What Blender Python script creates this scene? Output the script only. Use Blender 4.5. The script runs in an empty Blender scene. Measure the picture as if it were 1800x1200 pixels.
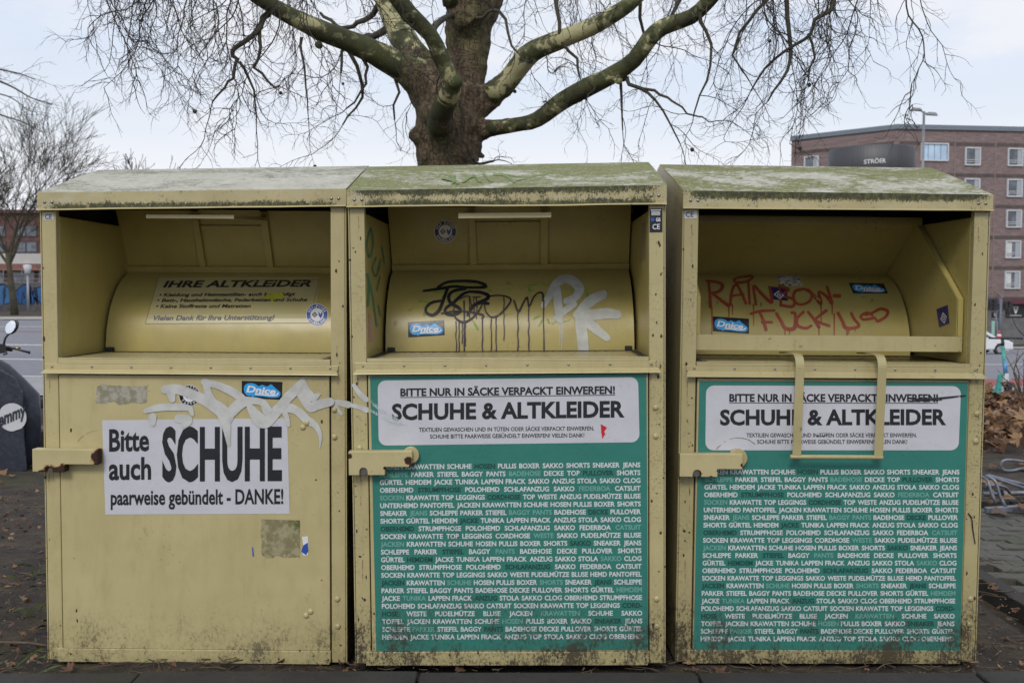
import bpy, bmesh, math, random
import numpy as np
from mathutils import Vector, Matrix, Euler, noise as mnoise
R = math.radians
SC = bpy.context.scene
COL = SC.collection
random.seed(7)

# ------------------------------------------------------------------ camera, sky, sun, exposure
FPX, HZ, ZC = 1750.0, 512.0, 1.44
PITCH = math.atan((600 - HZ) / FPX)
cam = bpy.data.cameras.new('camera')
cam.sensor_width = 36; cam.lens = 36 * FPX / 1800
cam.clip_start = 0.05; cam.clip_end = 3000
cam.dof.use_dof = True; cam.dof.focus_distance = 3.8; cam.dof.aperture_fstop = 6.3
camo = bpy.data.objects.new('camera', cam); COL.objects.link(camo)
camo.location = (0, 0, ZC); camo.rotation_euler = (math.pi / 2 - PITCH, 0, 0)
SC.camera = camo
SC.view_settings.view_transform = 'Standard'; SC.view_settings.look = 'None'
SC.view_settings.exposure = 0.0; SC.view_settings.gamma = 1.0
SUN_EL, SUN_AZ = 40, 193          # degrees; azimuth clockwise from +Y

world = bpy.data.worlds.new('World'); SC.world = world; world.use_nodes = True
def build_world():
    nt = world.node_tree; L = nt.links
    bg = nt.nodes['Background']
    sky = nt.nodes.new('ShaderNodeTexSky'); sky.sky_type = 'NISHITA'; sky.sun_disc = False
    sky.sun_elevation = R(SUN_EL); sky.sun_rotation = R(SUN_AZ); sky.dust_density = 0.5
    tc = nt.nodes.new('ShaderNodeTexCoord')
    mp = nt.nodes.new('ShaderNodeMapping'); mp.inputs['Scale'].default_value = (1.2, 1.2, 3.2); mp.inputs['Location'].default_value = (3.1, .4, .25)
    L.new(tc.outputs['Generated'], mp.inputs['Vector'])
    nz = nt.nodes.new('ShaderNodeTexNoise'); nz.inputs['Scale'].default_value = 1.7; nz.inputs['Detail'].default_value = 7; nz.inputs['Roughness'].default_value = .55
    L.new(mp.outputs[0], nz.inputs['Vector'])
    mr = nt.nodes.new('ShaderNodeMapRange'); mr.interpolation_type = 'SMOOTHSTEP'
    mr.inputs['From Min'].default_value = .42; mr.inputs['From Max'].default_value = .66
    mr.inputs['To Min'].default_value = 0.80; mr.inputs['To Max'].default_value = 0.97
    L.new(nz.outputs['Fac'], mr.inputs['Value'])
    sx = nt.nodes.new('ShaderNodeSeparateXYZ'); L.new(tc.outputs['Generated'], sx.inputs[0])
    hz = nt.nodes.new('ShaderNodeMapRange'); hz.interpolation_type = 'SMOOTHSTEP'      # thicker haze low over the horizon
    for k, v in (('From Min', .10), ('From Max', .30), ('To Min', 1.0), ('To Max', 0.)): hz.inputs[k].default_value = v
    L.new(sx.outputs[2], hz.inputs['Value'])
    mm = nt.nodes.new('ShaderNodeMath'); mm.operation = 'MAXIMUM'; L.new(hz.outputs[0], mm.inputs[0]); L.new(mr.outputs[0], mm.inputs[1])
    mx = nt.nodes.new('ShaderNodeMix'); mx.data_type = 'RGBA'
    cb = nt.nodes.new('ShaderNodeMix'); cb.data_type = 'RGBA'; cb.inputs['A'].default_value = (6.9, 7.75, 9.2, 1); cb.inputs['B'].default_value = (8.2, 8.36, 8.85, 1)
    cm = nt.nodes.new('ShaderNodeMapRange'); cm.interpolation_type = 'SMOOTHSTEP'; cm.inputs['From Min'].default_value = .45; cm.inputs['From Max'].default_value = .60; L.new(nz.outputs['Fac'], cm.inputs['Value'])
    cx = nt.nodes.new('ShaderNodeMath'); cx.operation = 'MAXIMUM'; L.new(hz.outputs[0], cx.inputs[0]); L.new(cm.outputs[0], cx.inputs[1])
    L.new(cx.outputs[0], cb.inputs['Factor']); L.new(cb.outputs['Result'], mx.inputs['B'])
    L.new(mm.outputs[0], mx.inputs['Factor']); L.new(sky.outputs[0], mx.inputs['A'])
    L.new(mx.outputs['Result'], bg.inputs['Color'])
    bg.inputs['Strength'].default_value = 0.11
build_world()
sl = bpy.data.lights.new('sun', 'SUN'); sl.energy = 1.5; sl.angle = R(16); sl.color = (1, .96, .9)
so = bpy.data.objects.new('sun', sl); COL.objects.link(so)
_d = Vector((math.sin(R(SUN_AZ)) * math.cos(R(SUN_EL)), math.cos(R(SUN_AZ)) * math.cos(R(SUN_EL)), math.sin(R(SUN_EL))))
so.rotation_euler = (-_d).to_track_quat('-Z', 'Y').to_euler(); so.location = (0, -3, 12)

# ------------------------------------------------------------------ pixel -> world helpers (to survey the photograph)
CO = np.array([0, 0, ZC]); cp, sp = math.cos(PITCH), math.sin(PITCH)
def rays(pts):
    p = np.atleast_2d(np.array(pts, float))
    a = (p[:, 0] - 900) / FPX; b = (600 - p[:, 1]) / FPX
    return np.stack([a, cp + b * sp, -sp + b * cp], 1)
def at(x, y, Y):
    d = rays([(x, y)])[0]; return Vector(CO + d * (Y / d[1]))

# ------------------------------------------------------------------ terrain
def sst(a, b, x):
    t = min(1, max(0, (x - a) / (b - a))); return t * t * (3 - 2 * t)
def terrain(X, Y):
    z = .02 - .66 * sst(5.2, 20, Y)
    if Y > 19: z -= .0398 * (min(Y, 100) - 19) * sst(-22, 8, X) * sst(19, 24, Y)
    return z
def on_ground(px, Y, dz=0):
    X = (px - 900) / FPX * (Y * cp + (ZC + .6) * sp) ; return Vector((X, Y, terrain(X, Y) + dz))

# ------------------------------------------------------------------ material helpers
class N:
    def __init__(s, name):
        s.m = bpy.data.materials.new(name); s.m.use_nodes = True; s.nt = s.m.node_tree
        s.b = s.nt.nodes['Principled BSDF']; s.out = s.nt.nodes['Material Output']; s._o = None
    def new(s, t): return s.nt.nodes.new(t)
    def setin(s, sock, v):
        if v is None: return
        if hasattr(v, 'is_output'): s.nt.links.new(v, sock)
        elif isinstance(v, (tuple, list)) and sock.type == 'RGBA': sock.default_value = (*v[:3], 1)
        else: sock.default_value = v
    def obj(s):
        if not s._o: s._o = s.new('ShaderNodeTexCoord')
        return s._o.outputs['Object']
    def uv(s):
        if not s._o: s._o = s.new('ShaderNodeTexCoord')
        return s._o.outputs['UV']
    def map(s, vec, sc=(1, 1, 1), loc=(0, 0, 0), rot=(0, 0, 0)):
        n = s.new('ShaderNodeMapping'); s.setin(n.inputs['Vector'], vec)
        n.inputs['Scale'].default_value = sc; n.inputs['Location'].default_value = loc; n.inputs['Rotation'].default_value = rot
        return n.outputs[0]
    def noise(s, scale, detail=4, rough=.55, vec=None, dist=0):
        n = s.new('ShaderNodeTexNoise'); s.setin(n.inputs['Vector'], vec if vec is not None else s.obj())
        n.inputs['Scale'].default_value = scale; n.inputs['Detail'].default_value = detail
        n.inputs['Roughness'].default_value = rough; n.inputs['Distortion'].default_value = dist
        return n.outputs['Fac']
    def sm(s, x, a, b, lo=0., hi=1.):
        n = s.new('ShaderNodeMapRange'); n.interpolation_type = 'SMOOTHSTEP'
        s.setin(n.inputs['Value'], x)
        for k, v in (('From Min', a), ('From Max', b), ('To Min', lo), ('To Max', hi)): s.setin(n.inputs[k], v)
        if a > b:
            n.inputs['From Min'].default_value = b; n.inputs['From Max'].default_value = a
            n.inputs['To Min'].default_value = hi; n.inputs['To Max'].default_value = lo
        return n.outputs[0]
    def math(s, op, a, b=None):
        n = s.new('ShaderNodeMath'); n.operation = op; s.setin(n.inputs[0], a)
        if b is not None: s.setin(n.inputs[1], b)
        return n.outputs[0]
    def mul(s, a, b): return s.math('MULTIPLY', a, b)
    def mix(s, f, a, b):
        n = s.new('ShaderNodeMix'); n.data_type = 'RGBA'
        s.setin(n.inputs['Factor'], f); s.setin(n.inputs['A'], a); s.setin(n.inputs['B'], b); return n.outputs['Result']
    def sep(s, v):
        n = s.new('ShaderNodeSeparateXYZ'); s.setin(n.inputs[0], v); return n.outputs
    def ramp(s, f, stops):
        n = s.new('ShaderNodeValToRGB'); s.setin(n.inputs[0], f); e = n.color_ramp.elements
        while len(e) < len(stops): e.new(.5)
        for k, (p, c) in zip(e, stops): k.position = p; k.color = (*c, 1)
        return n.outputs[0]
    def bump(s, h, strength=.3, dist=.01):
        n = s.new('ShaderNodeBump'); n.inputs['Strength'].default_value = strength; n.inputs['Distance'].default_value = dist
        s.setin(n.inputs['Height'], h); s.nt.links.new(n.outputs[0], s.b.inputs['Normal'])
    def fin(s, col=None, rough=None, metal=None, alpha=None, spec=None):
        s.setin(s.b.inputs['Base Color'], col); s.setin(s.b.inputs['Roughness'], rough); s.setin(s.b.inputs['Metallic'], metal)
        s.setin(s.b.inputs['Specular IOR Level'], spec)
        if alpha is not None: s.setin(s.b.inputs['Alpha'], alpha)
        return s.m
def plain(name, col, rough=.6, metal=0., var=.12, scale=9, spec=None):
    n = N(name); f = n.noise(scale, 5)
    d = tuple(c * (1 - var) for c in col); l = tuple(min(1, c * (1 + var)) for c in col)
    return n.fin(n.mix(n.sm(f, .3, .7), d, l), rough, metal, spec=spec)

CREAM_A, CREAM_B = (.495, .422, .215), (.435, .368, .180)
GRIME, ALGAE = (.040, .030, .016), (.115, .125, .028)
def grime_mask(n, low, specks, streak, top=.36):
    """dirt that rain splashes up from the ground, thin run marks and specks, in the container's own coordinates"""
    o = n.obj(); z = n.sep(o)[2]
    h = n.sm(z, top, .0)
    n1 = n.noise(6, 7, .72, n.map(o, (1.1, 1.1, .9)))
    n2 = n.noise(95, 6, .8, n.map(o, (1, 1, .62)))
    h2 = n.mul(n.math('POWER', h, .7), low)
    v = n.math('ADD', n.math('ADD', n.mul(n1, .50), n.mul(n2, .55)), n.mul(h2, .10))
    m1 = n.mul(n.math('ADD', n.mul(n.sm(v, .60, .67), .62), n.mul(n.sm(v, .50, .66), .34)), n.sm(h2, 0., .75))
    st = n.mul(n.sm(n.noise(5, 4, .6, n.map(o, (9, 9, .7))), .60, .74), streak)
    big = n.sm(n.noise(3.3, 3, .5, n.map(o, (1, 1, 1), (5, 2, 1))), .48, .66)
    spk = n.mul(n.mul(n.sm(n.noise(70, 3, .6), .62, .68), big), specks); ax = n.math('ABSOLUTE', n.sep(o)[0]); pst = n.mul(n.mul(n.sm(ax, .50, .53), n.sm(n.noise(2.2, 4, .6, n.map(o, (2, 2, 1), (1, 5, 2))), .46, .62)), n.mul(n.sm(n.noise(80, 5, .7), .53, .61), specks * .8)); spk = n.math('ADD', spk, pst)
    return n.math('MINIMUM', n.math('ADD', n.math('ADD', m1, st), spk), .94)
def paint(name, low=.6, specks=.4, streak=.12, dull=0., top=.36, tone=1., cols=None):
    n = N(name); o = n.obj(); ca, cb = cols or (CREAM_A, CREAM_B)
    base = n.mix(n.sm(n.noise(2.6, 4, .6), .3, .7), tuple(v * tone for v in ca), tuple(v * tone for v in cb))
    base = n.mix(n.mul(n.sm(n.noise(16, 6, .7, n.map(o, (1, 1, .35))), .45, .75), .30 + dull), base, (.30, .24, .11))
    m = grime_mask(n, low, specks, streak, top)
    n.bump(n.math('ADD', n.noise(3.2, 3), n.mul(n.noise(160, 2), .03)), .28, .02)
    return n.fin(n.mix(m, base, GRIME), n.sm(m, 0, 1, .32, .85), spec=.5)
def fascia_mat(name, top_amt, bot_amt, th):
    n = N(name); u = n.sep(n.uv()); o = n.obj()
    base = n.mix(n.sm(n.noise(5, 4, .6), .3, .7), (.47, .405, .22), (.40, .34, .18))
    nz = n.math('ADD', n.mul(n.noise(11, 7, .75, n.map(o, (1, 1, .8))), .45), n.mul(n.noise(170, 5, .8, n.map(o, (1, 1, .6))), .55))
    e = n.math('ADD', n.mul(n.sm(u[1], .25, 1.0), top_amt), n.mul(n.sm(u[1], .6, .0), bot_amt))
    ends = n.mul(n.sm(u[0], 0.0, .09), n.sm(u[0], 1.0, .90))
    e = n.mul(e, n.math('ADD', n.mul(ends, .75), .25))
    v = n.math('ADD', nz, n.mul(e, .22)); m = n.math('ADD', n.mul(n.sm(v, th, th + .05), .6), n.mul(n.sm(v, th - .06, th + .10), .38))
    col = n.mix(n.sm(n.noise(60, 4, .7), .42, .66), (.030, .030, .014), (.095, .10, .024))
    light = n.sm(n.noise(7, 4, .6, n.map(o, (1, 1, 2), (3, 1, 7))), .52, .68)
    base = n.mix(n.mul(light, .35), base, (.50, .49, .40))
    n.bump(n.noise(5, 3), .15, .02)
    return n.fin(n.mix(m, base, col), .7)
def roof_mat(name, th, col_moss, col_dark, amt):
    n = N(name); o = n.obj()
    base = n.mix(n.sm(n.noise(6, 4, .6), .3, .7), (.56, .545, .46), (.47, .45, .36))
    a = n.noise(2.4, 6, .65, n.map(o, (1, 1.3, 1)), .9); b = n.noise(150, 4, .8, n.map(o, (.55, 1.2, 1.2), rot=(0, 0, .55))); b2 = n.noise(38, 6, .8, n.map(o, (.7, 1.5, 1.5), rot=(0, 0, .4)))
    v = n.math('ADD', n.math('ADD', n.mul(a, .42), n.mul(b, .30)), n.mul(b2, .30))
    m = n.mul(n.sm(v, th + .006, th + .042), amt)
    base = n.mix(n.mul(n.sm(b2, .40, .62), .55), base, (.33, .32, .25))
    c = n.mix(n.sm(n.noise(70, 5, .75), .40, .60), col_moss, col_dark)
    n.bump(n.math('ADD', n.math('ADD', b, b2), n.mul(m, .8)), .5, .006)
    return n.fin(n.mix(m, base, c), .75)
def lock_mat(name, spots):
    """paint with rust eaten in around given places (x, z, r) of the container"""
    n = N(name); o = n.sep(n.obj()); base = n.mix(n.sm(n.noise(7, 4), .3, .7), (.49, .42, .22), (.42, .36, .18))
    nz = n.noise(55, 4, .65); tot = None
    for (x, z, r) in spots:
        dx = n.math('SUBTRACT', o[0], x); dz = n.math('SUBTRACT', o[2], z)
        d = n.math('SQRT', n.math('ADD', n.mul(dx, dx), n.mul(dz, dz)))
        v = n.math('SUBTRACT', 1.0, n.math('DIVIDE', d, r)); tot = v if tot is None else n.math('MAXIMUM', tot, v)
    v = n.math('ADD', tot, n.math('SUBTRACT', nz, .5))
    halo = n.sm(v, -.05, .16); core = n.sm(v, .13, .19)
    col = n.mix(halo, base, (.30, .13, .03)); col = n.mix(core, col, (.035, .017, .010))
    spk = n.sm(n.noise(90, 3, .6), .68, .73)
    col = n.mix(n.mul(spk, .8), col, (.07, .035, .02))
    n.bump(n.mul(core, -1.), .5, .003)
    return n.fin(col, n.sm(core, 0, 1, .38, .9), spec=.4)
def printed(name, col, dirt=.7, rough=.42, top=.30):
    n = N(name); m = grime_mask(n, dirt * .72, dirt * .35, .03, top)
    c = n.mix(n.mul(n.sm(n.noise(8, 5, .6), .4, .7), .22), col, tuple(v * .72 for v in col))
    n.bump(n.math('ADD', n.noise(9, 4, .6), n.mul(n.noise(60, 3), .1)), .22, .012)
    return n.fin(n.mix(m, c, (.05, .043, .028)), rough, spec=.4)
def spray(name, col, soft=.25, alpha=.9, noisy=.3):
    n = N(name); u = n.sep(n.uv())[0]
    e = n.math('SUBTRACT', 1.0, n.math('ABSOLUTE', n.math('SUBTRACT', n.mul(u, 2.), 1.)))
    a = n.mul(n.sm(e, 0, soft), alpha)
    if noisy: a = n.mul(a, n.sm(n.noise(26, 5, .7), .28, .28 + noisy))
    a = n.sm(n.math('ADD', a, n.mul(n.math('SUBTRACT', n.noise(520, 1, .5), .5), 1.3)), .49, .51)      # paint droplets: there or not there
    f = n.noise(20, 4); c = n.mix(n.sm(f, .3, .7), col, tuple(min(1, v * 1.25 + .01) for v in col))
    return n.fin(c, .5, alpha=a)

# ------------------------------------------------------------------ mesh builder
class MB:
    def __init__(s): s.v = []; s.f = []; s.m = []; s.uv = []; s.sm = []
    def face(s, idx, m=0, uv=None, smooth=False):
        s.f.append(tuple(idx)); s.m.append(m); s.uv.append(uv); s.sm.append(smooth)
    def poly(s, pts, m=0, uv=None, smooth=False):
        k = len(s.v); s.v += [tuple(p) for p in pts]; s.face(range(k, k + len(pts)), m, uv, smooth)
    def box(s, x0, x1, y0, y1, z0, z1, m=0):
        k = len(s.v)
        s.v += [(x, y, z) for z in (z0, z1) for y in (y0, y1) for x in (x0, x1)]
        for f in ((0, 2, 3, 1), (4, 5, 7, 6), (0, 1, 5, 4), (2, 6, 7, 3), (0, 4, 6, 2), (1, 3, 7, 5)): s.face([k + i for i in f], m)
    def hexa(s, c, m=0):
        k = len(s.v); s.v += [tuple(p) for p in c]      # bottom 4 ccw, top 4 ccw
        for f in ((0, 3, 2, 1), (4, 5, 6, 7), (0, 1, 5, 4), (1, 2, 6, 5), (2, 3, 7, 6), (3, 0, 4, 7)): s.face([k + i for i in f], m)
    def prism(s, pts, d, m=0, ms=None):
        """polygon of 3-D points extruded by vector d"""
        k = len(s.v); n = len(pts); d = Vector(d)
        s.v += [tuple(p) for p in pts] + [tuple(Vector(p) + d) for p in pts]
        s.face(range(k + n - 1, k - 1, -1), m); s.face(range(k + n, k + 2 * n), m)
        for i in range(n): j = (i + 1) % n; s.face((k + i, k + j, k + n + j, k + n + i), m if ms is None else ms)
    def tube(s, pts, rad, sides=8, m=0, cap=True, smooth=True, jit=0.):
        P = [Vector(p) for p in pts]; n = len(P)
        if not hasattr(rad, '__len__'): rad = [rad] * n
        t = (P[1] - P[0]).normalized(); u = t.orthogonal().normalized(); k0 = len(s.v)
        for i in range(n):
            t = (P[min(i + 1, n - 1)] - P[max(i - 1, 0)])
            if t.length < 1e-9: t = Vector((0, 0, 1))
            t.normalize(); u = (u - t * u.dot(t)); u = u.normalized() if u.length > 1e-6 else t.orthogonal().normalized(); w = t.cross(u)
            for j in range(sides):
                a = 2 * math.pi * j / sides; r = rad[i]
                q = P[i] + (u * math.cos(a) + w * math.sin(a)) * r
                if jit: q = P[i] + (q - P[i]) * (1 + jit * mnoise.noise(q * (1.1 / max(.05, r * 3)) ))
                s.v.append(tuple(q))
        for i in range(n - 1):
            for j in range(sides):
                a = k0 + i * sides + j; b = k0 + i * sides + (j + 1) % sides
                s.face((a, b, b + sides, a + sides), m, smooth=smooth)
        if cap:
            s.face(range(k0 + sides - 1, k0 - 1, -1), m); s.face(range(k0 + (n - 1) * sides, k0 + n * sides), m)
    def dome(s, c, r, nrm=(0, -1, 0), h=.6, m=0, seg=12, rings=4):
        nrm = Vector(nrm).normalized(); u = nrm.orthogonal().normalized(); w = nrm.cross(u); c = Vector(c); k = len(s.v)
        for i in range(rings):
            a = math.pi / 2 * i / rings
            for j in range(seg):
                b = 2 * math.pi * j / seg
                s.v.append(tuple(c + (u * math.cos(b) + w * math.sin(b)) * r * math.cos(a) + nrm * r * h * math.sin(a)))
        s.v.append(tuple(c + nrm * r * h))
        for i in range(rings - 1):
            for j in range(seg):
                a = k + i * seg + j; b = k + i * seg + (j + 1) % seg; s.face((a, b, b + seg, a + seg), m, smooth=True)
        t = k + rings * seg
        for j in range(seg): s.face((t - seg + j, t - seg + (j + 1) % seg, t), m, smooth=True)
    def lathe(s, prof, c=(0, 0, 0), seg=24, m=0, smooth=True):
        k = len(s.v); n = len(prof)
        for r, z in prof:
            for j in range(seg):
                a = 2 * math.pi * j / seg; s.v.append((c[0] + r * math.cos(a), c[1] + r * math.sin(a), c[2] + z))
        for i in range(n - 1):
            for j in range(seg):
                a = k + i * seg + j; b = k + i * seg + (j + 1) % seg; s.face((a, b, b + seg, a + seg), m, smooth=smooth)
        s.face(range(k + seg - 1, k - 1, -1), m); s.face(range(k + (n - 1) * seg, k + n * seg), m)
    def build(s, name, mats, parent=None, bevel=0, seg=2, loc=None):
        me = bpy.data.meshes.new(name); me.from_pydata(s.v, [], s.f)
        if not isinstance(mats, (list, tuple)): mats = [mats]
        for q in mats: me.materials.append(q)
        me.polygons.foreach_set('material_index', s.m); me.polygons.foreach_set('use_smooth', s.sm)
        if any(u is not None for u in s.uv):
            ul = me.uv_layers.new(name='UVMap'); buf = []
            for f, u in zip(s.f, s.uv): buf += [c for q in (u if u is not None else [(0, 0)] * len(f)) for c in q]
            ul.data.foreach_set('uv', buf)
        me.update(); o = bpy.data.objects.new(name, me); COL.objects.link(o)
        if parent is not None: o.parent = parent
        if loc is not None: o.location = loc
        if bevel:
            b = o.modifiers.new('bevel', 'BEVEL'); b.width = bevel; b.segments = seg; b.limit_method = 'ANGLE'; b.angle_limit = R(50)
            b.harden_normals = False
        return o
def tag(o, label=None, cat=None, group=None, kind=None):
    if label: o['label'] = label
    if cat: o['category'] = cat
    if group: o['group'] = group
    if kind: o['kind'] = kind
    return o
def root(name, loc, label, cat, group=None, rot=(0, 0, 0)):
    o = bpy.data.objects.new(name, None); COL.objects.link(o); o.location = loc; o.rotation_euler = rot; o.empty_display_size = .2
    return tag(o, label, cat, group)
def structure(o): o['kind'] = 'structure'; return o

# ------------------------------------------------------------------ lettering helpers
_tx = {}
def text_geo(body, off=.018, shear=0.):
    key = (body, off, shear)
    if key in _tx: return _tx[key]
    c = bpy.data.curves.new('lettering', 'FONT'); c.body = body; c.offset = off; c.shear = shear; c.resolution_u = 3; c.fill_mode = 'FRONT'
    o = bpy.data.objects.new('lettering', c); COL.objects.link(o)
    bpy.context.view_layer.update()
    me = o.evaluated_get(bpy.context.evaluated_depsgraph_get()).to_mesh()
    v = np.array([q.co[:2] for q in me.vertices]).reshape(-1, 2); f = [tuple(p.vertices) for p in me.polygons]
    bpy.data.objects.remove(o); bpy.data.curves.remove(c)
    _tx[key] = (v, f); return v, f
CAPH = None
def cap_height():
    global CAPH
    if CAPH is None: CAPH = float(text_geo('H', .018)[0][:, 1].max())
    return CAPH

# ------------------------------------------------------------------ the three clothing banks
class Bank:
    """pose of one container: bottom front middle at a surveyed point; local x right, y back, z up"""
    def __init__(s, px, py, Y, yaw, roll):
        s.loc = at(px, py, Y); s.rot = Euler((0, R(roll), R(yaw)))
        s.M = Matrix.Translation(s.loc) @ s.rot.to_matrix().to_4x4()
        Rm = np.array(s.rot.to_matrix()); s.o = Rm.T @ (CO - np.array(s.loc)); s.Rt = Rm.T
    def hit(s, surf, pts):
        d = rays(pts) @ s.Rt.T; o = s.o; k = surf[0]
        if k == 'y': t = (surf[1] - o[1]) / d[:, 1]
        elif k == 'x': t = (surf[1] - o[0]) / d[:, 0]
        elif k == 'pl':
            p0 = np.array(surf[1]); n = np.array(surf[2]); t = ((p0 - o) @ n) / (d @ n)
        elif k == 'cyl':
            yc, zc, r = surf[1:]
            a = d[:, 1] ** 2 + d[:, 2] ** 2; b = (o[1] - yc) * d[:, 1] + (o[2] - zc) * d[:, 2]; c = (o[1] - yc) ** 2 + (o[2] - zc) ** 2 - r * r
            t = (-b - np.sqrt(np.maximum(b * b - a * c, 0))) / a
        return o + d * t[:, None]
    def z(s, py, px=None, y=0.):
        return float(s.hit(('y', y), [(px if px is not None else s.cx, py)])[0][2])
    def x(s, px, py, y=0.): return float(s.hit(('y', y), [(px, py)])[0][0])

def lift(surf, e):
    k = surf[0]
    if k == 'y': return ('y', surf[1] - e)
    if k == 'x': return ('x', surf[1] - e * (1 if surf[1] > 0 else -1))
    if k == 'cyl': return ('cyl', surf[1], surf[2], surf[3] + e)
    n = np.array(surf[2]); n = n / np.linalg.norm(n); return ('pl', tuple(np.array(surf[1]) + n * e), tuple(n))
def bil(q, u, v):
    q = np.array(q, float); u = u[:, None]; v = v[:, None]      # q: TL TR BR BL ; v=0 bottom 1 top
    return (q[3] * (1 - u) + q[2] * u) * (1 - v) + (q[0] * (1 - u) + q[1] * u) * v
def put_text(mb, bank, surf, s, q, off=.018, shear=0., m=0, e=.0012):
    """lettering whose cap-height box fills the photographed quad (TL TR BR BL)"""
    v, f = text_geo(s, off, shear); x0, x1 = v[:, 0].min(), v[:, 0].max()
    p = bil(q, (v[:, 0] - x0) / (x1 - x0), v[:, 1] / cap_height())
    h = bank.hit(lift(surf, e), p); k = len(mb.v); mb.v += [tuple(a) for a in h]
    for a in f: mb.face([k + i for i in reversed(a)] , m)
def grid_quad(mb, bank, surf, q, n=6, m=0, e=.0008):
    k = len(mb.v); g = [(i / n, j / n) for j in range(n + 1) for i in range(n + 1)]
    u = np.array([a for a, b in g]); v = np.array([b for a, b in g]); h = bank.hit(lift(surf, e), bil(q, u, v)); mb.v += [tuple(a) for a in h]
    for j in range(n):
        for i in range(n):
            a = k + j * (n + 1) + i; mb.face((a, a + 1, a + n + 2, a + n + 1), m, [g[a - k], g[a + 1 - k], g[a + n + 2 - k], g[a + n + 1 - k]])
def catmull(P, step):
    P = [np.array(p, float) for p in P]; out = []
    Q = [2 * P[0] - P[1]] + P + [2 * P[-1] - P[-2]]
    for i in range(1, len(Q) - 2):
        a, b, c, d = Q[i - 1:i + 3]; n = max(2, int(np.linalg.norm((c - b)[:2]) / step))
        for k in range(n):
            t = k / n; out.append(.5 * (2 * b + (c - a) * t + (2 * a - 5 * b + 4 * c - d) * t * t + (3 * b - a - 3 * c + d) * t ** 3))
    out.append(P[-1]); return out
_lay = [0]
def ribbon(mb, bank, surf, pts, w=None, m=0, e=.0010, step=2.0, T=None, blunt=False):
    """a painted stroke: pixel polyline (x, y[, half width]) laid on the surface; each stroke a hair above the last"""
    P = [(p[0], p[1], p[2] if len(p) > 2 else w) for p in pts]
    if T: P = [(T[0] + a / T[2], T[1] + b / T[2], c / T[2]) for a, b, c in P]
    C = catmull(P, step); n = len(C); Lp = []; Rp = []
    for i, c in enumerate(C):
        t = C[min(i + 1, n - 1)][:2] - C[max(i - 1, 0)][:2]; t = t / (np.linalg.norm(t) + 1e-9); nr = np.array([-t[1], t[0]])
        Lp.append(c[:2] + nr * c[2]); Rp.append(c[:2] - nr * c[2])
    def endcap(c, sgn):
        t = (C[-1][:2] - C[-2][:2]) if sgn > 0 else (C[0][:2] - C[1][:2]); t = t / (np.linalg.norm(t) + 1e-9); nr = np.array([-t[1], t[0]]) * sgn
        return [c[:2] + nr * c[2] * math.cos(a) + t * c[2] * math.sin(a) for a in np.linspace(0, math.pi, 8)]
    _lay[0] = (_lay[0] + 1) % 14; e0 = e + _lay[0] * .00005
    k = len(mb.v)
    for i in range(n):
        h = bank.hit(lift(surf, e0 + .00012 * i / n), [Lp[i], C[i][:2], Rp[i]]); mb.v += [tuple(a) for a in h]
    for i in range(n - 1):
        a = k + 3 * i
        mb.face((a, a + 3, a + 4, a + 1), m, [(0, 0), (0, 0), (.5, 0), (.5, 0)]); mb.face((a + 1, a + 4, a + 5, a + 2), m, [(.5, 0), (.5, 0), (1, 0), (1, 0)])
    if not blunt:
        for c, sg, ee in ((C[-1], 1, e0 + .00012), (C[0], -1, e0)):
            ar = endcap(c, sg); h = bank.hit(lift(surf, ee), [c[:2]] + ar); kk = len(mb.v); mb.v += [tuple(a) for a in h]
            for j in range(1, 8): mb.face((kk, kk + j + 1, kk + j), m, [(.5, 0), (0, 0), (0, 0)])
def disc(mb, bank, surf, c, r, m=0, e=.0008, seg=28, ry=None, r0=0):
    ry = ry or r; k = len(mb.v)
    for q in (0, 1):
        p = [(c[0] + (r0 / r if q == 0 else 1) * r * math.cos(2 * math.pi * j / seg), c[1] + (r0 / r if q == 0 else 1) * ry * math.sin(2 * math.pi * j / seg)) for j in range(seg)]
        mb.v += [tuple(a) for a in bank.hit(lift(surf, e), p)]
    for j in range(seg):
        a = k + j; b = k + (j + 1) % seg; mb.face((a, b, b + seg, a + seg), m)
def flat_poly(mb, bank, surf, pts, m=0, e=.0010):
    h = bank.hit(lift(surf, e), pts); mb.poly([tuple(a) for a in h][::-1], m)

INK = printed('black_print', (.018, .018, .022), .45)
INK_GREY = printed('grey_print', (.13, .13, .14), .2)
TEALP = printed('teal_poster', (.033, .188, .150), .95, .38, .42)
WHITEP = printed('white_label', (.545, .54, .575), .35)
TXT_W = printed('white_letters', (.60, .62, .62), .95, .45, .42)
TXT_L = printed('pale_teal_letters', (.15, .36, .30), .95, .45, .42)
TXT_D = printed('dark_teal_letters', (.016, .062, .05), .9, .45, .42)
ST_BLACK = printed('sticker_black', (.012, .012, .015), .1, .3)
ST_BLUE = printed('sticker_blue', (.03, .33, .72), .1, .3)
ST_WHITE = printed('sticker_white', (.72, .72, .74), .15, .35)
ST_NAVY = printed('sticker_navy', (.016, .018, .105), .2, .35)
ST_RING = printed('sticker_royal_blue', (.03, .085, .36), .15, .35)
ST_RED = printed('sticker_red', (.55, .02, .03), .1, .35)
SILVER = printed('silver_label', (.50, .50, .50), .3, .3)
RUBBER = plain('black_rubber', (.015, .015, .015), .7)
STEEL = plain('bare_steel', (.30, .28, .26), .35, .9)

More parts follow.
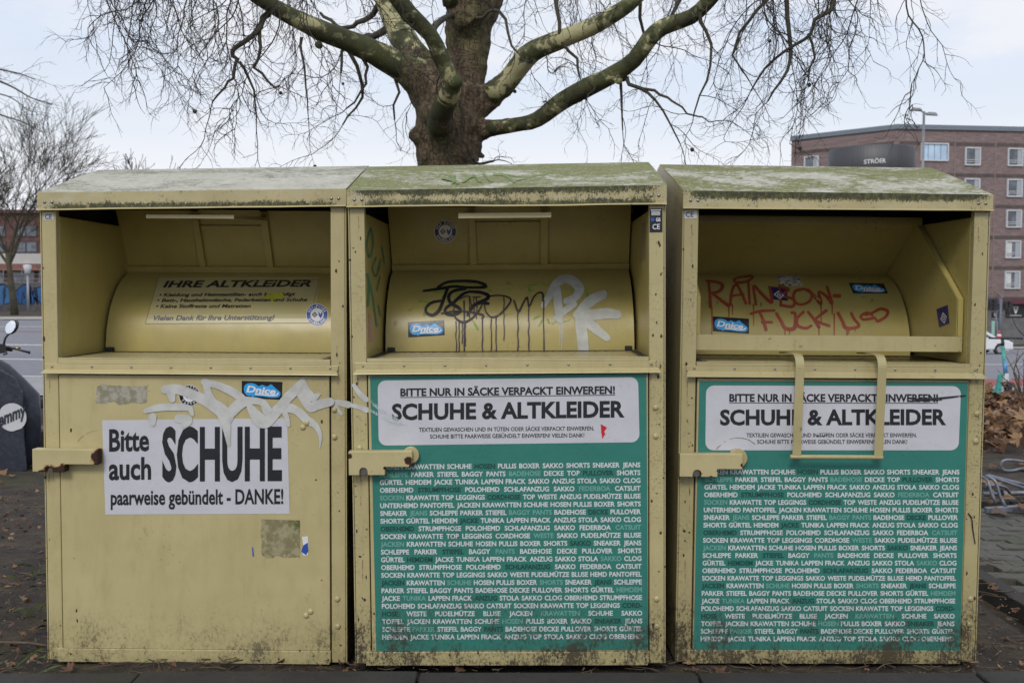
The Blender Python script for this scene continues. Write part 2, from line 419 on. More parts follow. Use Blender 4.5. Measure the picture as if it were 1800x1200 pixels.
def sticker_script(bank, surf, q, parent, lab):
    """black sticker with a white script word on a blue blob"""
    mb = MB(); grid_quad(mb, bank, surf, q, 6, 0, .0008)
    def sub(u, v): return tuple(bil(q, np.array([u]), np.array([v]))[0])
    out = [(.07, .30), (.05, .55), (.09, .78), (.2, .88), (.33, .84), (.42, .72), (.5, .80), (.62, .72), (.72, .84), (.80, .70), (.88, .55), (.95, .42), (.95, .24), (.88, .12), (.70, .10), (.50, .14), (.32, .14), (.26, .06), (.24, .14), (.14, .16)]
    k = catmull([sub(a, b) for a, b in out + out[:1]], 1.2)[:-1]
    h = bank.hit(lift(surf, .0016), [(bil(q, np.array([.5]), np.array([.45]))[0])] + [a[:2] for a in k]); kk = len(mb.v); mb.v += [tuple(a) for a in h]; n = len(k)
    for j in range(n): mb.face((kk, kk + 1 + (j + 1) % n, kk + 1 + j), 1)
    put_text(mb, bank, surf, 'Dnice', [sub(.11, .74), sub(.84, .62), sub(.84, .28), sub(.11, .36)], .035, .22, 2, .0024)
    ribbon(mb, bank, surf, [sub(.34, .25), sub(.5, .25), sub(.7, .22), sub(.86, .25), sub(.9, .36)], (q[1][0] - q[0][0]) * .017, 2, .0020)
    return tag(mb.build('sticker', [ST_BLACK, ST_BLUE, ST_WHITE], parent), lab)
def sticker_diamond(bank, surf, q, parent, lab):
    mb = MB(); grid_quad(mb, bank, surf, q, 4, 0, .0008)
    for r, m, e in ((.31, 1, .0014), (.235, 2, .0019), (.14, 1, .0024), (.075, 2, .0029)):
        flat_poly(mb, bank, surf, [tuple(bil(q, np.array([.52 + a * r * .95]), np.array([.40 + b * r]))[0]) for a, b in ((0, 1), (1, 0), (0, -1), (-1, 0))], m, e)
    return tag(mb.build('sticker', [ST_NAVY, ST_WHITE, ST_BLACK], parent), lab)
def sticker_round(bank, surf, c, r, parent, ring, top, bottom, lab, ry=None):
    mb = MB(); ry = ry or r
    disc(mb, bank, surf, c, r, 0, .0008, ry=ry); disc(mb, bank, surf, c, r * .95, 1, .0012, ry=ry * .95); disc(mb, bank, surf, c, r * .60, 0, .0016, ry=ry * .60)
    def arc(s, a0, a1, flip):
        for i, ch in enumerate(s):
            a = R(a0 + (a1 - a0) * (i + .5) / len(s)); ca, sa = math.cos(a), math.sin(a)
            up = np.array([ca, -sa]) * (1 if not flip else -1); rt = np.array([sa, ca]) * (1 if not flip else -1)
            ctr = np.array([c[0] + ca * r * .775, c[1] - sa * ry * .775]); hw, hh = r * .085, ry * .115
            if ch == ' ': continue
            put_text(mb, bank, surf, ch, [ctr - rt * hw + up * hh, ctr + rt * hw + up * hh, ctr + rt * hw - up * hh, ctr - rt * hw - up * hh], .03, 0, 0, .0020)
    arc(top, 165, 15, False); arc(bottom, 205, 335, True)
    for k, (dx, sc) in enumerate(((-.22, .26),)):
        for q, m, e in ((1., 2, .0020), (.55, 0, .0024), (.3, 2, .0028)):
            flat_poly(mb, bank, surf, [(c[0] + dx * r + a * r * sc * q, c[1] + b * ry * sc * q) for a, b in ((0, -1), (1, 0), (0, 1), (-1, 0))], m, e)
    for pts in ([(.12, -.3), (.3, -.05), (.5, -.32), (.47, .05), (.33, .35), (.15, .08)],):
        flat_poly(mb, bank, surf, [(c[0] + a * r, c[1] + b * ry) for a, b in pts], 3, .0021)
    return tag(mb.build('sticker', [ST_WHITE, ring, ST_BLACK, ST_RING], parent), lab)

POSTER_LINES = """JACKEN KRAWATTEN SCHUHE +HOSEN PULLIS BOXER SAKKO SHORTS SNEAKER JEANS
-SCHLEPPE PARKER STIEFEL BAGGY PANTS -BADEHOSE DECKE TOP +PULLOVER SHORTS
GÜRTEL HEMDEM JACKE TUNIKA LAPPEN FRACK SAKKO ANZUG STOLA SAKKO CLOG
OBERHEMD +STRUMPFHOSE POLOHEMD SCHLAFANZUG SAKKO -FEDERBOA CATSUIT
-SOCKEN KRAWATTE TOP LEGGINGS +CORDHOSE TOP WESTE ANZUG PUDELMÜTZE BLUSE
UNTERHEMD PANTOFFEL JACKEN KRAWATTEN SCHUHE HOSEN PULLIS BOXER SHORTS
SNEAKER -JEANS SCHLEPPE PARKER STIEFEL -BAGGY -PANTS BADEHOSE +DECKE PULLOVER
SHORTS GÜRTEL HEMDEM +JACKE TUNIKA LAPPEN FRACK ANZUG STOLA SAKKO CLOG
+OBERHEMD STRUMPFHOSE POLOHEMD SCHLAFANZUG SAKKO FEDERBOA -CATSUIT
SOCKEN KRAWATTE TOP LEGGINGS CORDHOSE -WESTE SAKKO PUDELMÜTZE BLUSE
-JACKEN KRAWATTEN SCHUHE HOSEN PULLIS BOXER SHORTS +SAKKO SNEAKER JEANS
SCHLEPPE PARKER +STIEFEL BAGGY -PANTS BADEHOSE DECKE PULLOVER SHORTS
GÜRTEL +HEMDEM JACKE TUNIKA LAPPEN FRACK ANZUG SAKKO STOLA -SAKKO CLOG
OBERHEMD STRUMPFHOSE POLOHEMD +SCHLAFANZUG SAKKO FEDERBOA CATSUIT
SOCKEN KRAWATTE TOP LEGGINGS SAKKO WESTE PUDELMÜTZE BLUSE HEMD PANTOFFEL
+JACKEN KRAWATTEN -SCHUHE HOSEN PULLIS BOXER -SHORTS SNEAKER +JEANS SCHLEPPE
PARKER STIEFEL BAGGY PANTS BADEHOSE DECKE PULLOVER SHORTS GÜRTEL -HEMDEM
JACKE -TUNIKA LAPPEN FRACK +ANZUG STOLA SAKKO CLOG OBERHEMD STRUMPFHOSE
POLOHEMD SCHLAFANZUG SAKKO CATSUIT SOCKEN KRAWATTE TOP LEGGINGS +CORD-
+HOSE WESTE PUDELMÜTZE BLUSE JACKEN -KRAWATTEN SCHUHE SAKKO
TOFFEL JACKEN KRAWATTEN SCHUHE -HOSEN PULLIS BOXER SAKKO +SNEAKER JEANS
SCHLEPPE -PARKER STIEFEL BAGGY +PANTS BADEHOSE DECKE PULLOVER SHORTS GÜRTEL
HEMDEM JACKE TUNIKA LAPPEN FRACK ANZUG TOP STOLA SAKKO CLOG OBERHEMD""".split('\n')

def make_poster(bank, parent, plate, white, rad, heads, first, last, cap):
    surf = ('y', -.006)
    mb = MB(); h = bank.hit(surf, plate); mb.prism([tuple(h[i]) for i in (3, 2, 1, 0)], (0, -.0015, 0))
    po = mb.build('poster', TEALP, parent); surf = ('y', -.0075)
    mb = MB(); pts = []
    W = white; cs = [(W[0], 180), (W[1], 270), (W[2], 0), (W[3], 90)]
    for (cx, cy), a0 in cs:
        sx = rad if a0 in (180, 90) else -rad; sy = rad if a0 in (180, 270) else -rad
        for k in range(7): a = R(a0 + 90 * k / 6); pts.append((cx + sx + rad * math.cos(a), cy + sy + rad * math.sin(a)))
    flat_poly(mb, bank, surf, pts, 0, .0008); mb.build('white_panel', WHITEP, po)
    mb = MB()
    for s, q, off in heads: put_text(mb, bank, surf, s, q, off, 0, 0, .0016)
    q = heads[0][1]; d = 1.9
    flat_poly(mb, bank, surf, [(q[3][0], q[3][1] + d), (q[2][0], q[2][1] + d), (q[2][0], q[2][1] + d + 1.2), (q[3][0], q[3][1] + d + 1.2)], 0, .0016)
    sx = 9; data = []
    for ln in POSTER_LINES:
        ws = [(w[1:] if w[0] in '+-' else w, 1 if w[0] == '-' else 2 if w[0] == '+' else 3) for w in ln.split()]
        wd = []
        for w, c in ws: v, f = text_geo(w, .031); wd.append(float(v[:, 0].max() - v[:, 0].min()))
        data.append((ws, wd)); sx = min(sx, (first[1][0] - first[0][0] - 4.2 * (len(ws) - 1)) / sum(wd))
    for i, (ws, wd) in enumerate(data):
        t = i / (len(data) - 1); a = np.array(first[0]) * (1 - t) + np.array(last[0]) * t; b = np.array(first[1]) * (1 - t) + np.array(last[1]) * t
        LW = b[0] - a[0]; k0 = text_geo('OBERHEMD', .031)[0]; sx = min(59. / float(k0[:, 0].max() - k0[:, 0].min()), (LW - 4.2 * (len(ws) - 1)) / sum(wd)); gap = (LW - sx * sum(wd)) / (len(ws) - 1); x = a[0]
        for (w, c), dd in zip(ws, wd):
            y0 = a[1] + (b[1] - a[1]) * (x - a[0]) / LW; x1 = x + dd * sx; y1 = a[1] + (b[1] - a[1]) * (x1 - a[0]) / LW
            put_text(mb, bank, surf, w, [(x, y0 - cap), (x1, y1 - cap), (x1, y1), (x, y0)], .031, 0, c, .0009); x = x1 + gap
    mb.build('lettering', [INK, TXT_L, TXT_D, TXT_W], po)
    return po

W2, PW = .575, .060
def make_bank(idx, label, pose, S):
    B = Bank(*pose); B.cx = pose[0]
    rt = root('clothing_bank', B.loc, label, 'clothing bank', 'clothing banks in a row', B.rot)
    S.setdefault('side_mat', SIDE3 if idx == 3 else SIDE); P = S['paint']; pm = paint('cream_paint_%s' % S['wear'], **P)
    pin = paint('chute_shade_paint_%s' % S['wear'], low=0, specks=P['specks'], streak=P['streak'] * .6, tone=P.get('tone', 1.), cols=((.48, .395, .130), (.415, .335, .105)))  # cream paint darkened and yellowed to carry the shade inside the chute
    zs = B.z(S['lip'][0]); zl = B.z(S['lip'][1]); zr = B.z(S['lip'][2]); zf = B.z(S['lip'][3])   # shelf, lip bottom, rivet strip bottom, flange bottom
    f = S['fascia']; YF = -.014
    zTL, zTR, zBL, zBR = [B.hit(('y', YF), [q])[0][2] for q in f]
    YR = .53; rl, rr = [B.hit(('y', YR), [q])[0][2] for q in S['ridge']]
    ztop = min(zBL, zBR) + .010; zt0 = min(zTL, zTR) - .009; zrg = min(rl, rr) - .012
    # --- body: thick side walls that read as front posts, back, floor, top rail
    mb = MB()
    for sg in (-1, 1):
        zs_, zg_ = ((zTL, rl) if sg < 0 else (zTR, rr)); zs_ -= .0065; zg_ -= .007
        xo, xs, xi = sg * W2, sg * (W2 - .006), sg * (W2 - PW)
        pr = [(xo, 0, 0), (xo, 1.15, 0), (xo, 1.15, zs_), (xo, YR, zg_), (xo, 0, zs_)]                 # outer sheet
        if sg > 0: pr = pr[::-1]
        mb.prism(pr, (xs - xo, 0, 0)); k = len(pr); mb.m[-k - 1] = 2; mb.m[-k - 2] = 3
        a, b = sorted((xs - sg * .0004, xi)); mb.box(a, b, .0005, .03, 0, zs_)                          # front post
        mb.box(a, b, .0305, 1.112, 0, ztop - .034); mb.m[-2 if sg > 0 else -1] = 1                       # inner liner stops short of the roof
    xq = W2 - .0065; mb.hexa([(-xq, 1.115, 0), (xq, 1.115, 0), (xq, 1.148, 0), (-xq, 1.148, 0), (-xq, 1.115, zTL - .007), (xq, 1.115, zTR - .007), (xq, 1.148, zTL - .007 + (zTR - zTL)), (-xq, 1.148, zTL - .007)])
    mb.box(-W2 + PW + .001, W2 - PW - .001, .03, 1.109, .004, .03)
    mb.box(-W2 + PW + .001, W2 - PW - .001, .016, .030, .03, zs - .03); mb.m[-6:] = [2] * 6      # inner sheet behind the door: shade of the slot round it painted dark
    for (bx, by) in S['bolts']:
        h = B.hit(('y', 0), [(bx, by)])[0]; mb.dome((h[0], -.0005, h[2]), .0115)
    body = mb.build('body', [pm, pin, VOID_SHADE, S['side_mat']], rt, .003)
    for lx in (-.45, .45):
        for ly in (.12, 1.02):
            mb = MB(); mb.box(lx - .03, lx + .03, ly - .03, ly + .03, -.09, .003); mb.build('leg', pm, rt)
    # --- roof
    mb = MB(); NX = 24; X0 = W2 + .0012
    def zz(l, r_, x): return l + (r_ - l) * (x + X0) / (2 * X0)
    prof = [(YF, zTL, zTR), (YF + .18, zTL + (rl - zTL) * .34, zTR + (rr - zTR) * .34), (YF + .36, zTL + (rl - zTL) * .68, zTR + (rr - zTR) * .68), (YR, rl, rr), (.85, (zTL + rl) / 2, (zTR + rr) / 2), (1.17, zTL, zTR)]
    k = len(mb.v)
    for (y, l, r_) in prof:
        for i in range(NX + 1):
            x = -X0 + 2 * X0 * i / NX; d = .0022 * mnoise.noise(Vector((x * 4 + idx * 9, y * 4, 1)))
            mb.v.append((x, y, zz(l, r_, x) + (d if YF < y < YR else 0)))
    for j in range(len(prof) - 1):
        for i in range(NX): a = k + j * (NX + 1) + i; mb.face((a, a + 1, a + NX + 2, a + NX + 1), 0, smooth=True)
    k2 = len(mb.v)                                                        # underside sheet
    for (y, l, r_) in prof:
        for x in (-X0, X0): mb.v.append((x, y, zz(l, r_, x) - .004))
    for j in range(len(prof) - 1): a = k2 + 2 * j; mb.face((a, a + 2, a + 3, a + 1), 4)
    for i in range(NX):                                                    # front fascia, slightly wavy lower edge
        xa, xb = -X0 + 2 * X0 * i / NX, -X0 + 2 * X0 * (i + 1) / NX
        def lo(x): return zz(zBL, zBR, x) + S.get('wave', .0015) * mnoise.noise(Vector((x * 5, idx * 3.3, 0)))
        ua, ub = i / NX, (i + 1) / NX
        mb.poly([(xa, YF, lo(xa)), (xb, YF, lo(xb)), (xb, YF, zz(zTL, zTR, xb)), (xa, YF, zz(zTL, zTR, xa))], 2, [(ua, 0), (ub, 0), (ub, 1), (ua, 1)])
        mb.poly([(xa, YF - .009, lo(xa) - .006), (xb, YF - .009, lo(xb) - .006), (xb, YF, lo(xb)), (xa, YF, lo(xa))], 1)   # kicked-out drip edge
        mb.poly([(xa, YF - .009, lo(xa) - .0075), (xa, YF + .02, lo(xa) - .005), (xb, YF + .02, lo(xb) - .005), (xb, YF - .009, lo(xb) - .0075)], 1)
    for sg, zt_, zb_, rg in ((-1, zTL, zBL, rl), (1, zTR, zBR, rr)):      # side flanges follow the gable
        x = sg * X0; dz = zt_ - zb_
        q = [(x, YF, zb_), (x, YR, rg - dz), (x, 1.17, zb_), (x, 1.17, zt_), (x, YR, rg), (x, YF, zt_)]
        for tri in ((0, 1, 4, 5), (1, 2, 3, 4)):
            qq = [q[i] for i in tri]; mb.poly(qq if sg > 0 else qq[::-1], 1)
    for sx in (.028, .055):
        for sg in (-1, 1):
            x = sg * (X0 - sx); mb.dome((x, YF - .0005, zz((zTL + zBL) / 2, (zTR + zBR) / 2, x) - .006), .0062, m=3)
    mb.build('roof', [S['roof_mat'], pm, S['fascia_mat'], STEEL, VOID_SHADE], rt)
    # --- shelf with lip, rivet strip and drip flange
    mb = MB(); xi = W2 - PW - .0015
    mb.box(-xi, xi, -.003, .42, zs - .004, zs); mb.box(-xi, xi, -.003, .012, zl + .0005, zs - .0045)
    xl, xr = B.x(S['strip'][0], S['lip'][1]), B.x(S['strip'][1], S['lip'][1])
    mb.box(xl, xr, -.006, -.0005, zr, zl)
    mb.hexa([(xl - .004, -.030, zf), (xr + .004, -.030, zf), (xr - .016, -.0065, zf), (xl + .016, -.0065, zf), (xl - .002, -.0285, zf + .004), (xr + .002, -.0285, zf + .004), (xr - .004, -.0065, zr + .001), (xl + .004, -.0065, zr + .001)])
    for i in range(8): x = xl + .03 + (xr - xl - .06) * i / 7; mb.dome((x, -.0062, (zl + zr) / 2), .0048, m=1)
    mb.build('shelf', [pm, STEEL], rt, .0012)
    # --- door
    mb = MB(); xd = W2 - PW - .005; zd = zf - .006
    mb.box(-xd, xd, -.006, .014, .048, zd)
    mb.prism([(-xd - .022, -.010, -.004), (xd - .004, -.010, -.004), (xd + .003, -.010, .006), (xd + .003, -.010, .0475), (-xd - .022, -.010, .0475)], (0, .022, 0))
    for (bx, by) in S.get('door_bolts', ()):
        h = B.hit(('y', -.006), [(bx, by)])[0]; mb.dome((h[0], -.0065, h[2]), .0115)
    mb.build('door', pm, rt, .002)
    # --- lock cover
    Lk = S['lock']; x0, x1, xt = [B.x(v, Lk['top'], -.05) for v in (Lk['l'], Lk['r'], Lk['tab'])]
    zt, zb, ztb = [B.z(v, y=-.05) for v in (Lk['top'], Lk['bot'], Lk['tabbot'])]; n0, n1 = [B.x(v, Lk['bot'], -.05) for v in Lk['notch']]; zn = B.z(Lk['notchtop'], y=-.05)
    nc, nr = (n0 + n1) / 2, (n1 - n0) / 2
    arch = [(nc - nr * math.cos(a), zn - nr + nr * math.sin(a)) for a in np.linspace(0, math.pi, 7)]
    pts = [(x0, ztb), (n0, ztb)] + arch + [(n1, ztb), (xt, ztb), (xt, zb), (x1, zb), (x1, zt), (x0, zt)]
    pts = [p for i, p in enumerate(pts) if i == 0 or (abs(p[0] - pts[i - 1][0]) + abs(p[1] - pts[i - 1][1])) > 1e-5]
    lm = lock_mat('lock_paint_%s' % S['wear'], [(B.x(a, b, -.05), B.z(b, y=-.05), r_) for a, b, r_ in Lk['rust']])
    mb = MB(); mb.prism([(a, -.052, b) for a, b in pts], (0, .040, 0)); lo = mb.build('lock_cover', lm, rt, .0035, 3)
    mb = MB(); mb.tube([(nc, -.040, ztb + .012), (nc, -.008, ztb + .012)], .013, 14); mb.build('padlock', STEEL, lo)
    if Lk.get('disc'):
        dc = B.hit(('y', -.02), [Lk['disc'][:2]])[0]; rr_ = Lk['disc'][2] / FPX * 3.66
        mb = MB(); mb.tube([(dc[0], -.028, dc[2]), (dc[0], -.008, dc[2])], rr_, 28); mb.build('pivot_disc', pm, rt, .002)
    # --- drum
    dy = S.get('drum_shift', 0.); yc, rD = .743 + dy, .343; cyl = ('cyl', yc, zs, rD); hx = S.get('drum_half', .503)
    mb = MB(); n = 36; k = 0
    for i in range(n + 1):
        a = R(-6 + 106 * i / n)
        for x in (-hx, hx): mb.v.append((x, yc - rD * math.cos(a), zs + rD * math.sin(a)))
    for i in range(n): a = 2 * i; mb.face((a, a + 1, a + 3, a + 2), 0, smooth=True)
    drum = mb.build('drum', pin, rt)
    B.rt, B.cyl, B.zs, B.drum, B.pm, B.pin = rt, cyl, zs, drum, pm, pin
    B.roofpl = ('pl', (0, YF, (zTL + zTR) / 2), tuple(Vector((0, -((rl + rr) / 2 - (zTL + zTR) / 2), YR - YF)).normalized()))
    B.zTop = ztop
    return B
def closed_flap(B, quad, ribs, bar, parent_name='flap'):
    """closed chute flap above the drum: sheet with rim and two ribs, pull handle reaching forward"""
    yb, yt = .690, .565
    bl, br = B.hit(('y', yb), quad); zb = (bl[2] + br[2]) / 2; xl, xr = bl[0], br[0]
    ztp = B.zTop + .035
    _n = Vector((0, -(ztp - zb), yt - yb)).normalized()
    def pl(x, t, o=0.): return (x, yb + (yt - yb) * t + o * _n.y, zb + (ztp - zb) * t + o * _n.z)
    mb = MB()
    c = [pl(xl, 0), pl(xr, 0), pl(xr, 1), pl(xl, 1)]; mb.prism(c, (0, .006, .002))
    def bar_on(x0, x1, t0, t1, o=.018):
        mb.hexa([pl(x0, t0, o), pl(x1, t0, o), pl(x1, t0, .0006), pl(x0, t0, .0006), pl(x0, t1, o), pl(x1, t1, o), pl(x1, t1, .0006), pl(x0, t1, .0006)])
    bar_on(xl, xr, 0, .10, .022)
    rx = [(B.hit(('y', .66), [(a, 440)])[0][0], B.hit(('y', .66), [(b, 440)])[0][0]) for a, b in ribs]
    for a, b in rx: bar_on(a, b, .102, 1.0, .018)
    bar_on(rx[0][1] + .001, rx[1][0] - .001, .70, .76, .007)
    bar_on(xl + .002, rx[0][0] - .001, .93, 1.0, .007); bar_on(rx[1][1] + .001, xr - .002, .93, 1.0, .007)
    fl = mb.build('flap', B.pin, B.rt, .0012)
    h = B.hit(('y', .03), bar); x0, x1, z1, z0 = h[0][0], h[1][0], h[0][2], h[1][2]
    mb = MB(); mb.box(x0, x1, .018, .024, z0 - .001, z1 + .001); mb.box(x0, x1, .0245, .045, z1 - .004, z1 + .0005)
    for a, b in rx:
        xm = (a + b) / 2; y1 = yb + (yt - yb) * .8
        mb.hexa([(xm - .012, .0455, z1 - .012), (xm + .012, .0455, z1 - .012), (xm + .012, y1 - .012, z1 + .02), (xm - .012, y1 - .012, z1 + .02),
                 (xm - .012, .0455, z1), (xm + .012, .0455, z1), (xm + .012, y1 - .012, z1 + .035), (xm - .012, y1 - .012, z1 + .035)])
    mb.build('handle', B.pm, fl, .0012)
    for sg in (-1, 1):
        mb = MB(); mb.box(sg * .478 - .014, sg * .478 + .014, .372, .396, B.zs + .001, B.zs + .018); mb.build('rubber_stop', RUBBER, B.rt, .002)
    n = Vector(pl(0, 0, 1)) - Vector(pl(0, 0, 0)); B.flap = fl; B.flappl = ('pl', pl(0, .5, .0), tuple(n.normalized()))

VOID_SHADE = plain('void_shade_sheet', (.035, .032, .028), .7, .2, .3, 12)  # shade under the roof, in voids and door slot put into the colour
SIDE = paint('gap_shade_side_paint', low=1.4, specks=.9, streak=.5, dull=.25, top=2.2, tone=.55)  # shade of the gaps between banks painted in as dark tone and specks
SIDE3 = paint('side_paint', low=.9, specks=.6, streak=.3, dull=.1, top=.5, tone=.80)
MOSS_MATS = {
 1: (roof_mat('weathered_roof_grey', .525, (.21, .20, .14), (.13, .125, .085), .75), fascia_mat('fascia_patchy', .15, 1.0, .60)),
 2: (roof_mat('weathered_roof_green', .466, (.215, .218, .052), (.115, .130, .026), .9), fascia_mat('fascia_green', 1.0, .9, .585)),
 3: (roof_mat('weathered_roof_mossy', .484, (.21, .208, .045), (.11, .118, .020), .93), fascia_mat('fascia_mossy', 1.65, .12, .585)),
}
b1 = make_bank(1, 'cream clothing bank with a white shoe notice on its bare door', (346.5, 1161.5, 3.735, -.7, .36), dict(
    wear='clean', paint=dict(low=.55, specks=.25, streak=.05, top=.30), roof_mat=MOSS_MATS[1][0], fascia_mat=MOSS_MATS[1][1],
    lip=(630, 641, 650, 657), strip=(79, 595), fascia=[(69.7, 338.5), (604, 331.5), (66, 367), (603, 360)], ridge=[(180, 299), (641, 291.5)],
    bolts=[(588, 720), (588, 768), (593, 1052), (594, 1100)], door_bolts=[(540, 743), (532.5, 750.5), (546, 1074), (538, 1081)],
    lock=dict(l=56.5, r=172, tab=113, top=791, bot=818, tabbot=831.5, notch=(80, 92), notchtop=823, rust=[(181, 806, .046), (88, 833, .032), (112, 832, .034), (74, 834, .016), (100, 838, .036)], disc=None)))
b2 = make_bank(2, 'cream clothing bank with teal poster and black tag on its closed drum', (896.5, 1165.5, 3.619, -1.0, -.45), dict(
    wear='grimy', paint=dict(low=.95, specks=.55, streak=.16, top=.34, tone=.95), roof_mat=MOSS_MATS[2][0], fascia_mat=MOSS_MATS[2][1], wave=.004,
    lip=(628, 635.5, 647, 655.5), strip=(624, 1159), fascia=[(611, 335), (1166, 325), (611, 362), (1166, 356)], ridge=[(649, 293), (1137, 285)],
    bolts=[(1152.5, 716), (1152.5, 766), (1154, 1052), (1155, 1100), (632, 787)],
    lock=dict(l=612.4, r=724.4, tab=676, top=791.4, bot=819.8, tabbot=834, notch=(631.6, 645.8), notchtop=820.7, rust=[(718, 808, .016), (724, 818, .012), (676, 821, .006), (615, 800, .010)], disc=(722, 799.3, 14.7))))
b3 = make_bank(3, 'cream clothing bank with its scoop swung open and red graffiti inside', (1452, 1162.5, 3.714, .9, .48), dict(
    wear='dirty', paint=dict(low=1.15, specks=.7, streak=.20, dull=.06, top=.36, tone=.86), roof_mat=MOSS_MATS[3][0], fascia_mat=MOSS_MATS[3][1],
    lip=(637, 644, 653, 663), strip=(1206, 1727), fascia=[(1198, 335), (1746, 342), (1198, 364), (1748, 368)], ridge=[(1160, 289), (1640, 295)],
    bolts=[(1717, 727), (1715, 775), (1706, 1052), (1704, 1097)], drum_shift=.06, drum_half=.481,
    lock=dict(l=1195, r=1306, tab=1262, top=798.4, bot=825.6, tabbot=839.3, notch=(1218, 1232.4), notchtop=827, rust=[(1306, 818, .010), (1226, 833, .015), (1250, 841, .010), (1262, 828, .006)], disc=(1296.4, 804.7, 17))))
closed_flap(b1, [(225, 477), (600, 477)], [(350, 361), (468, 480)], [(258.5, 378), (412.6, 384.5)])
closed_flap(b2, [(690, 474), (1105, 472)], [(826, 838), (950, 963)], [(806, 375.5), (969, 382.5)])

def open_scoop(B):
    yl = .06; h = B.hit(('y', yl), [(1230, 590), (1703, 590), (1703, 617), (1230, 617), (1700, 525)])
    zt, zb, zc_ = h[0][2] - .0, h[3][2], h[4][2]; xi = W2 - PW - .003
    zt = (h[0][2] + h[1][2]) / 2; zb = (h[2][2] + h[3][2]) / 2
    yt = .46; ztop = B.hit(('y', yt), [(1625, 392)])[0][2]; xc = .489
    mb = MB(); mb.box(-xi, xi, yl, yl + .004, zb, zt); mb.box(-xi, xi, yl + .0045, yl + .03, zt - .005, zt - .001)
    mb.box(-xi, xi, yl + .0045, yl + .30, zb, zb + .004)
    mb.build_ = None
    # back panel from the top rail down behind the drum
    yc, zs, r = B.cyl[1:]
    mb.hexa([(-xc, .775, zs + .338), (xc, .775, zs + .338), (xc, .785, zs + .338), (-xc, .785, zs + .338), (-xc, yt, ztop), (xc, yt, ztop), (xc, yt + .01, ztop), (-xc, yt + .01, ztop)])
    mb.box(-xi, xi, yt - .012, yt - .002, ztop - .012, ztop + .022)
    mb.m = [1 if max(mb.v[i][1] for i in f) > .4 else 0 for f in mb.f]
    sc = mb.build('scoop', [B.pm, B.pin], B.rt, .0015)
    for sg in (-1, 1):
        mb = MB(); x = sg * xc
        pr = [(x, yl + .0045, zb + .005), (x, yl + .0045, zc_), (x, yt, ztop), (x, .80, zs + .345), (x, .80, zs), (x, .40, zb + .005)]
        if sg < 0: pr = pr[::-1]
        mb.prism(pr, (sg * .003, 0, 0))
        # folded edge flange facing outward
        x1 = sg * xi; a, b = sorted((x + sg * .0035, x1))
        mb.box(a, b, yl + .001, yl + .0042, zt + .001, zc_)
        dv = Vector((0, yt - yl, ztop - zc_)).normalized(); nv = Vector((0, -dv.z, dv.y)) * .003
        q = [Vector((a, yl + .002, zc_)), Vector((b, yl + .002, zc_)), Vector((b, yt, ztop)), Vector((a, yt, ztop))]
        mb.hexa([q[0], q[1], q[1] + Vector((0, .004, 0)), q[0] + Vector((0, .004, 0)), q[3], q[2], q[2] + Vector((0, .004, 0)), q[3] + Vector((0, .004, 0))])
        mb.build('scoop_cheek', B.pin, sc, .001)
    # pull handle hanging in front of the door
    ya = -.062; z0, z1 = B.z(624, y=.05), B.z(803, y=ya)
    mb = MB()
    for (pa, pb) in ((1406, 1400), (1550.5, 1543.5)):
        xa, xb = B.x(pa, 650, ya), B.x(pb, 800, ya); path = [(.16, z0 + .000), (.05, z0 + .004), (-.02, z0 + .004)] + [(-.02 + (ya + .02) * math.sin(a), z0 + .004 - .042 * (1 - math.cos(a))) for a in np.linspace(.25, math.pi / 2, 7)] + [(ya, z1)]
        hw = .0160; th = .005; k = len(mb.v); n = len(path)
        for i, (y, z) in enumerate(path):
            j = min(i + 1, n - 1); l = max(i - 1, 0); t = Vector((0, path[j][0] - path[l][0], path[j][1] - path[l][1])).normalized(); nn = Vector((0, t.z, -t.y)) * th
            xm = xa + (xb - xa) * max(0, (z0 - z) / (z0 - z1)); p = Vector((0, y, z))
            for (dx, s_) in ((-hw, 0), (hw, 0), (hw, 1), (-hw, 1)): mb.v.append(tuple(p + Vector((xm + dx, 0, 0)) + nn * s_))
        for i in range(n - 1):
            for j in range(4): a = k + 4 * i + j; b = k + 4 * i + (j + 1) % 4; mb.face((a, b, b + 4, a + 4), 0)
        mb.face((k + 3, k + 2, k + 1, k)); e = k + 4 * (n - 1); mb.face((e, e + 1, e + 2, e + 3))
    xa, xb = B.x(1389, 803, ya), B.x(1552, 803, ya); mb.tube([(xa, ya + .002, z1), (xb, ya + .002, z1)], .0085, 12)
    mb.build('handle', B.pm, sc, .001)
    B.cheek = ('x', xc); B.scoop = sc
open_scoop(b3)

def chips(B, n_, seed):
    """knocks in the paint down to dark metal, on posts, ledge and door edges"""
    rnd = random.Random(seed); mb = MB(); i = 0
    while i < n_:
        k = rnd.random(); s_ = ('y', 0)
        if k < .6: x = rnd.choice((-1, 1)) * rnd.uniform(.52, .572); z = rnd.uniform(.02, 1.6)
        elif k < .85: x = rnd.uniform(-.5, .5); z = rnd.uniform(.004, .05); s_ = ('y', -.0105)
        else: x = rnd.choice((-1, 1)) * rnd.uniform(.44, .50); z = rnd.uniform(.1, .95); s_ = ('y', -.0062)
        r = rnd.uniform(.0014, .0052) * (1.4 if k < .1 else 1); c = Vector((x, s_[1] - .0006, z)); m_ = 7; a0 = rnd.uniform(0, 6); st = rnd.uniform(.5, 2.4)
        pts = [c + Vector((math.cos(a0 + 2 * math.pi * j / m_) * r * rnd.uniform(.5, 1.2), 0, math.sin(a0 + 2 * math.pi * j / m_) * r * st * rnd.uniform(.5, 1.2))) for j in range(m_)]
        pts.sort(key=lambda p: math.atan2(p.z - c.z, p.x - c.x)); mb.poly(pts, 0); i += 1
    mb.build('paint_chips', CHIP, B.rt)['kind'] = 'stuff'
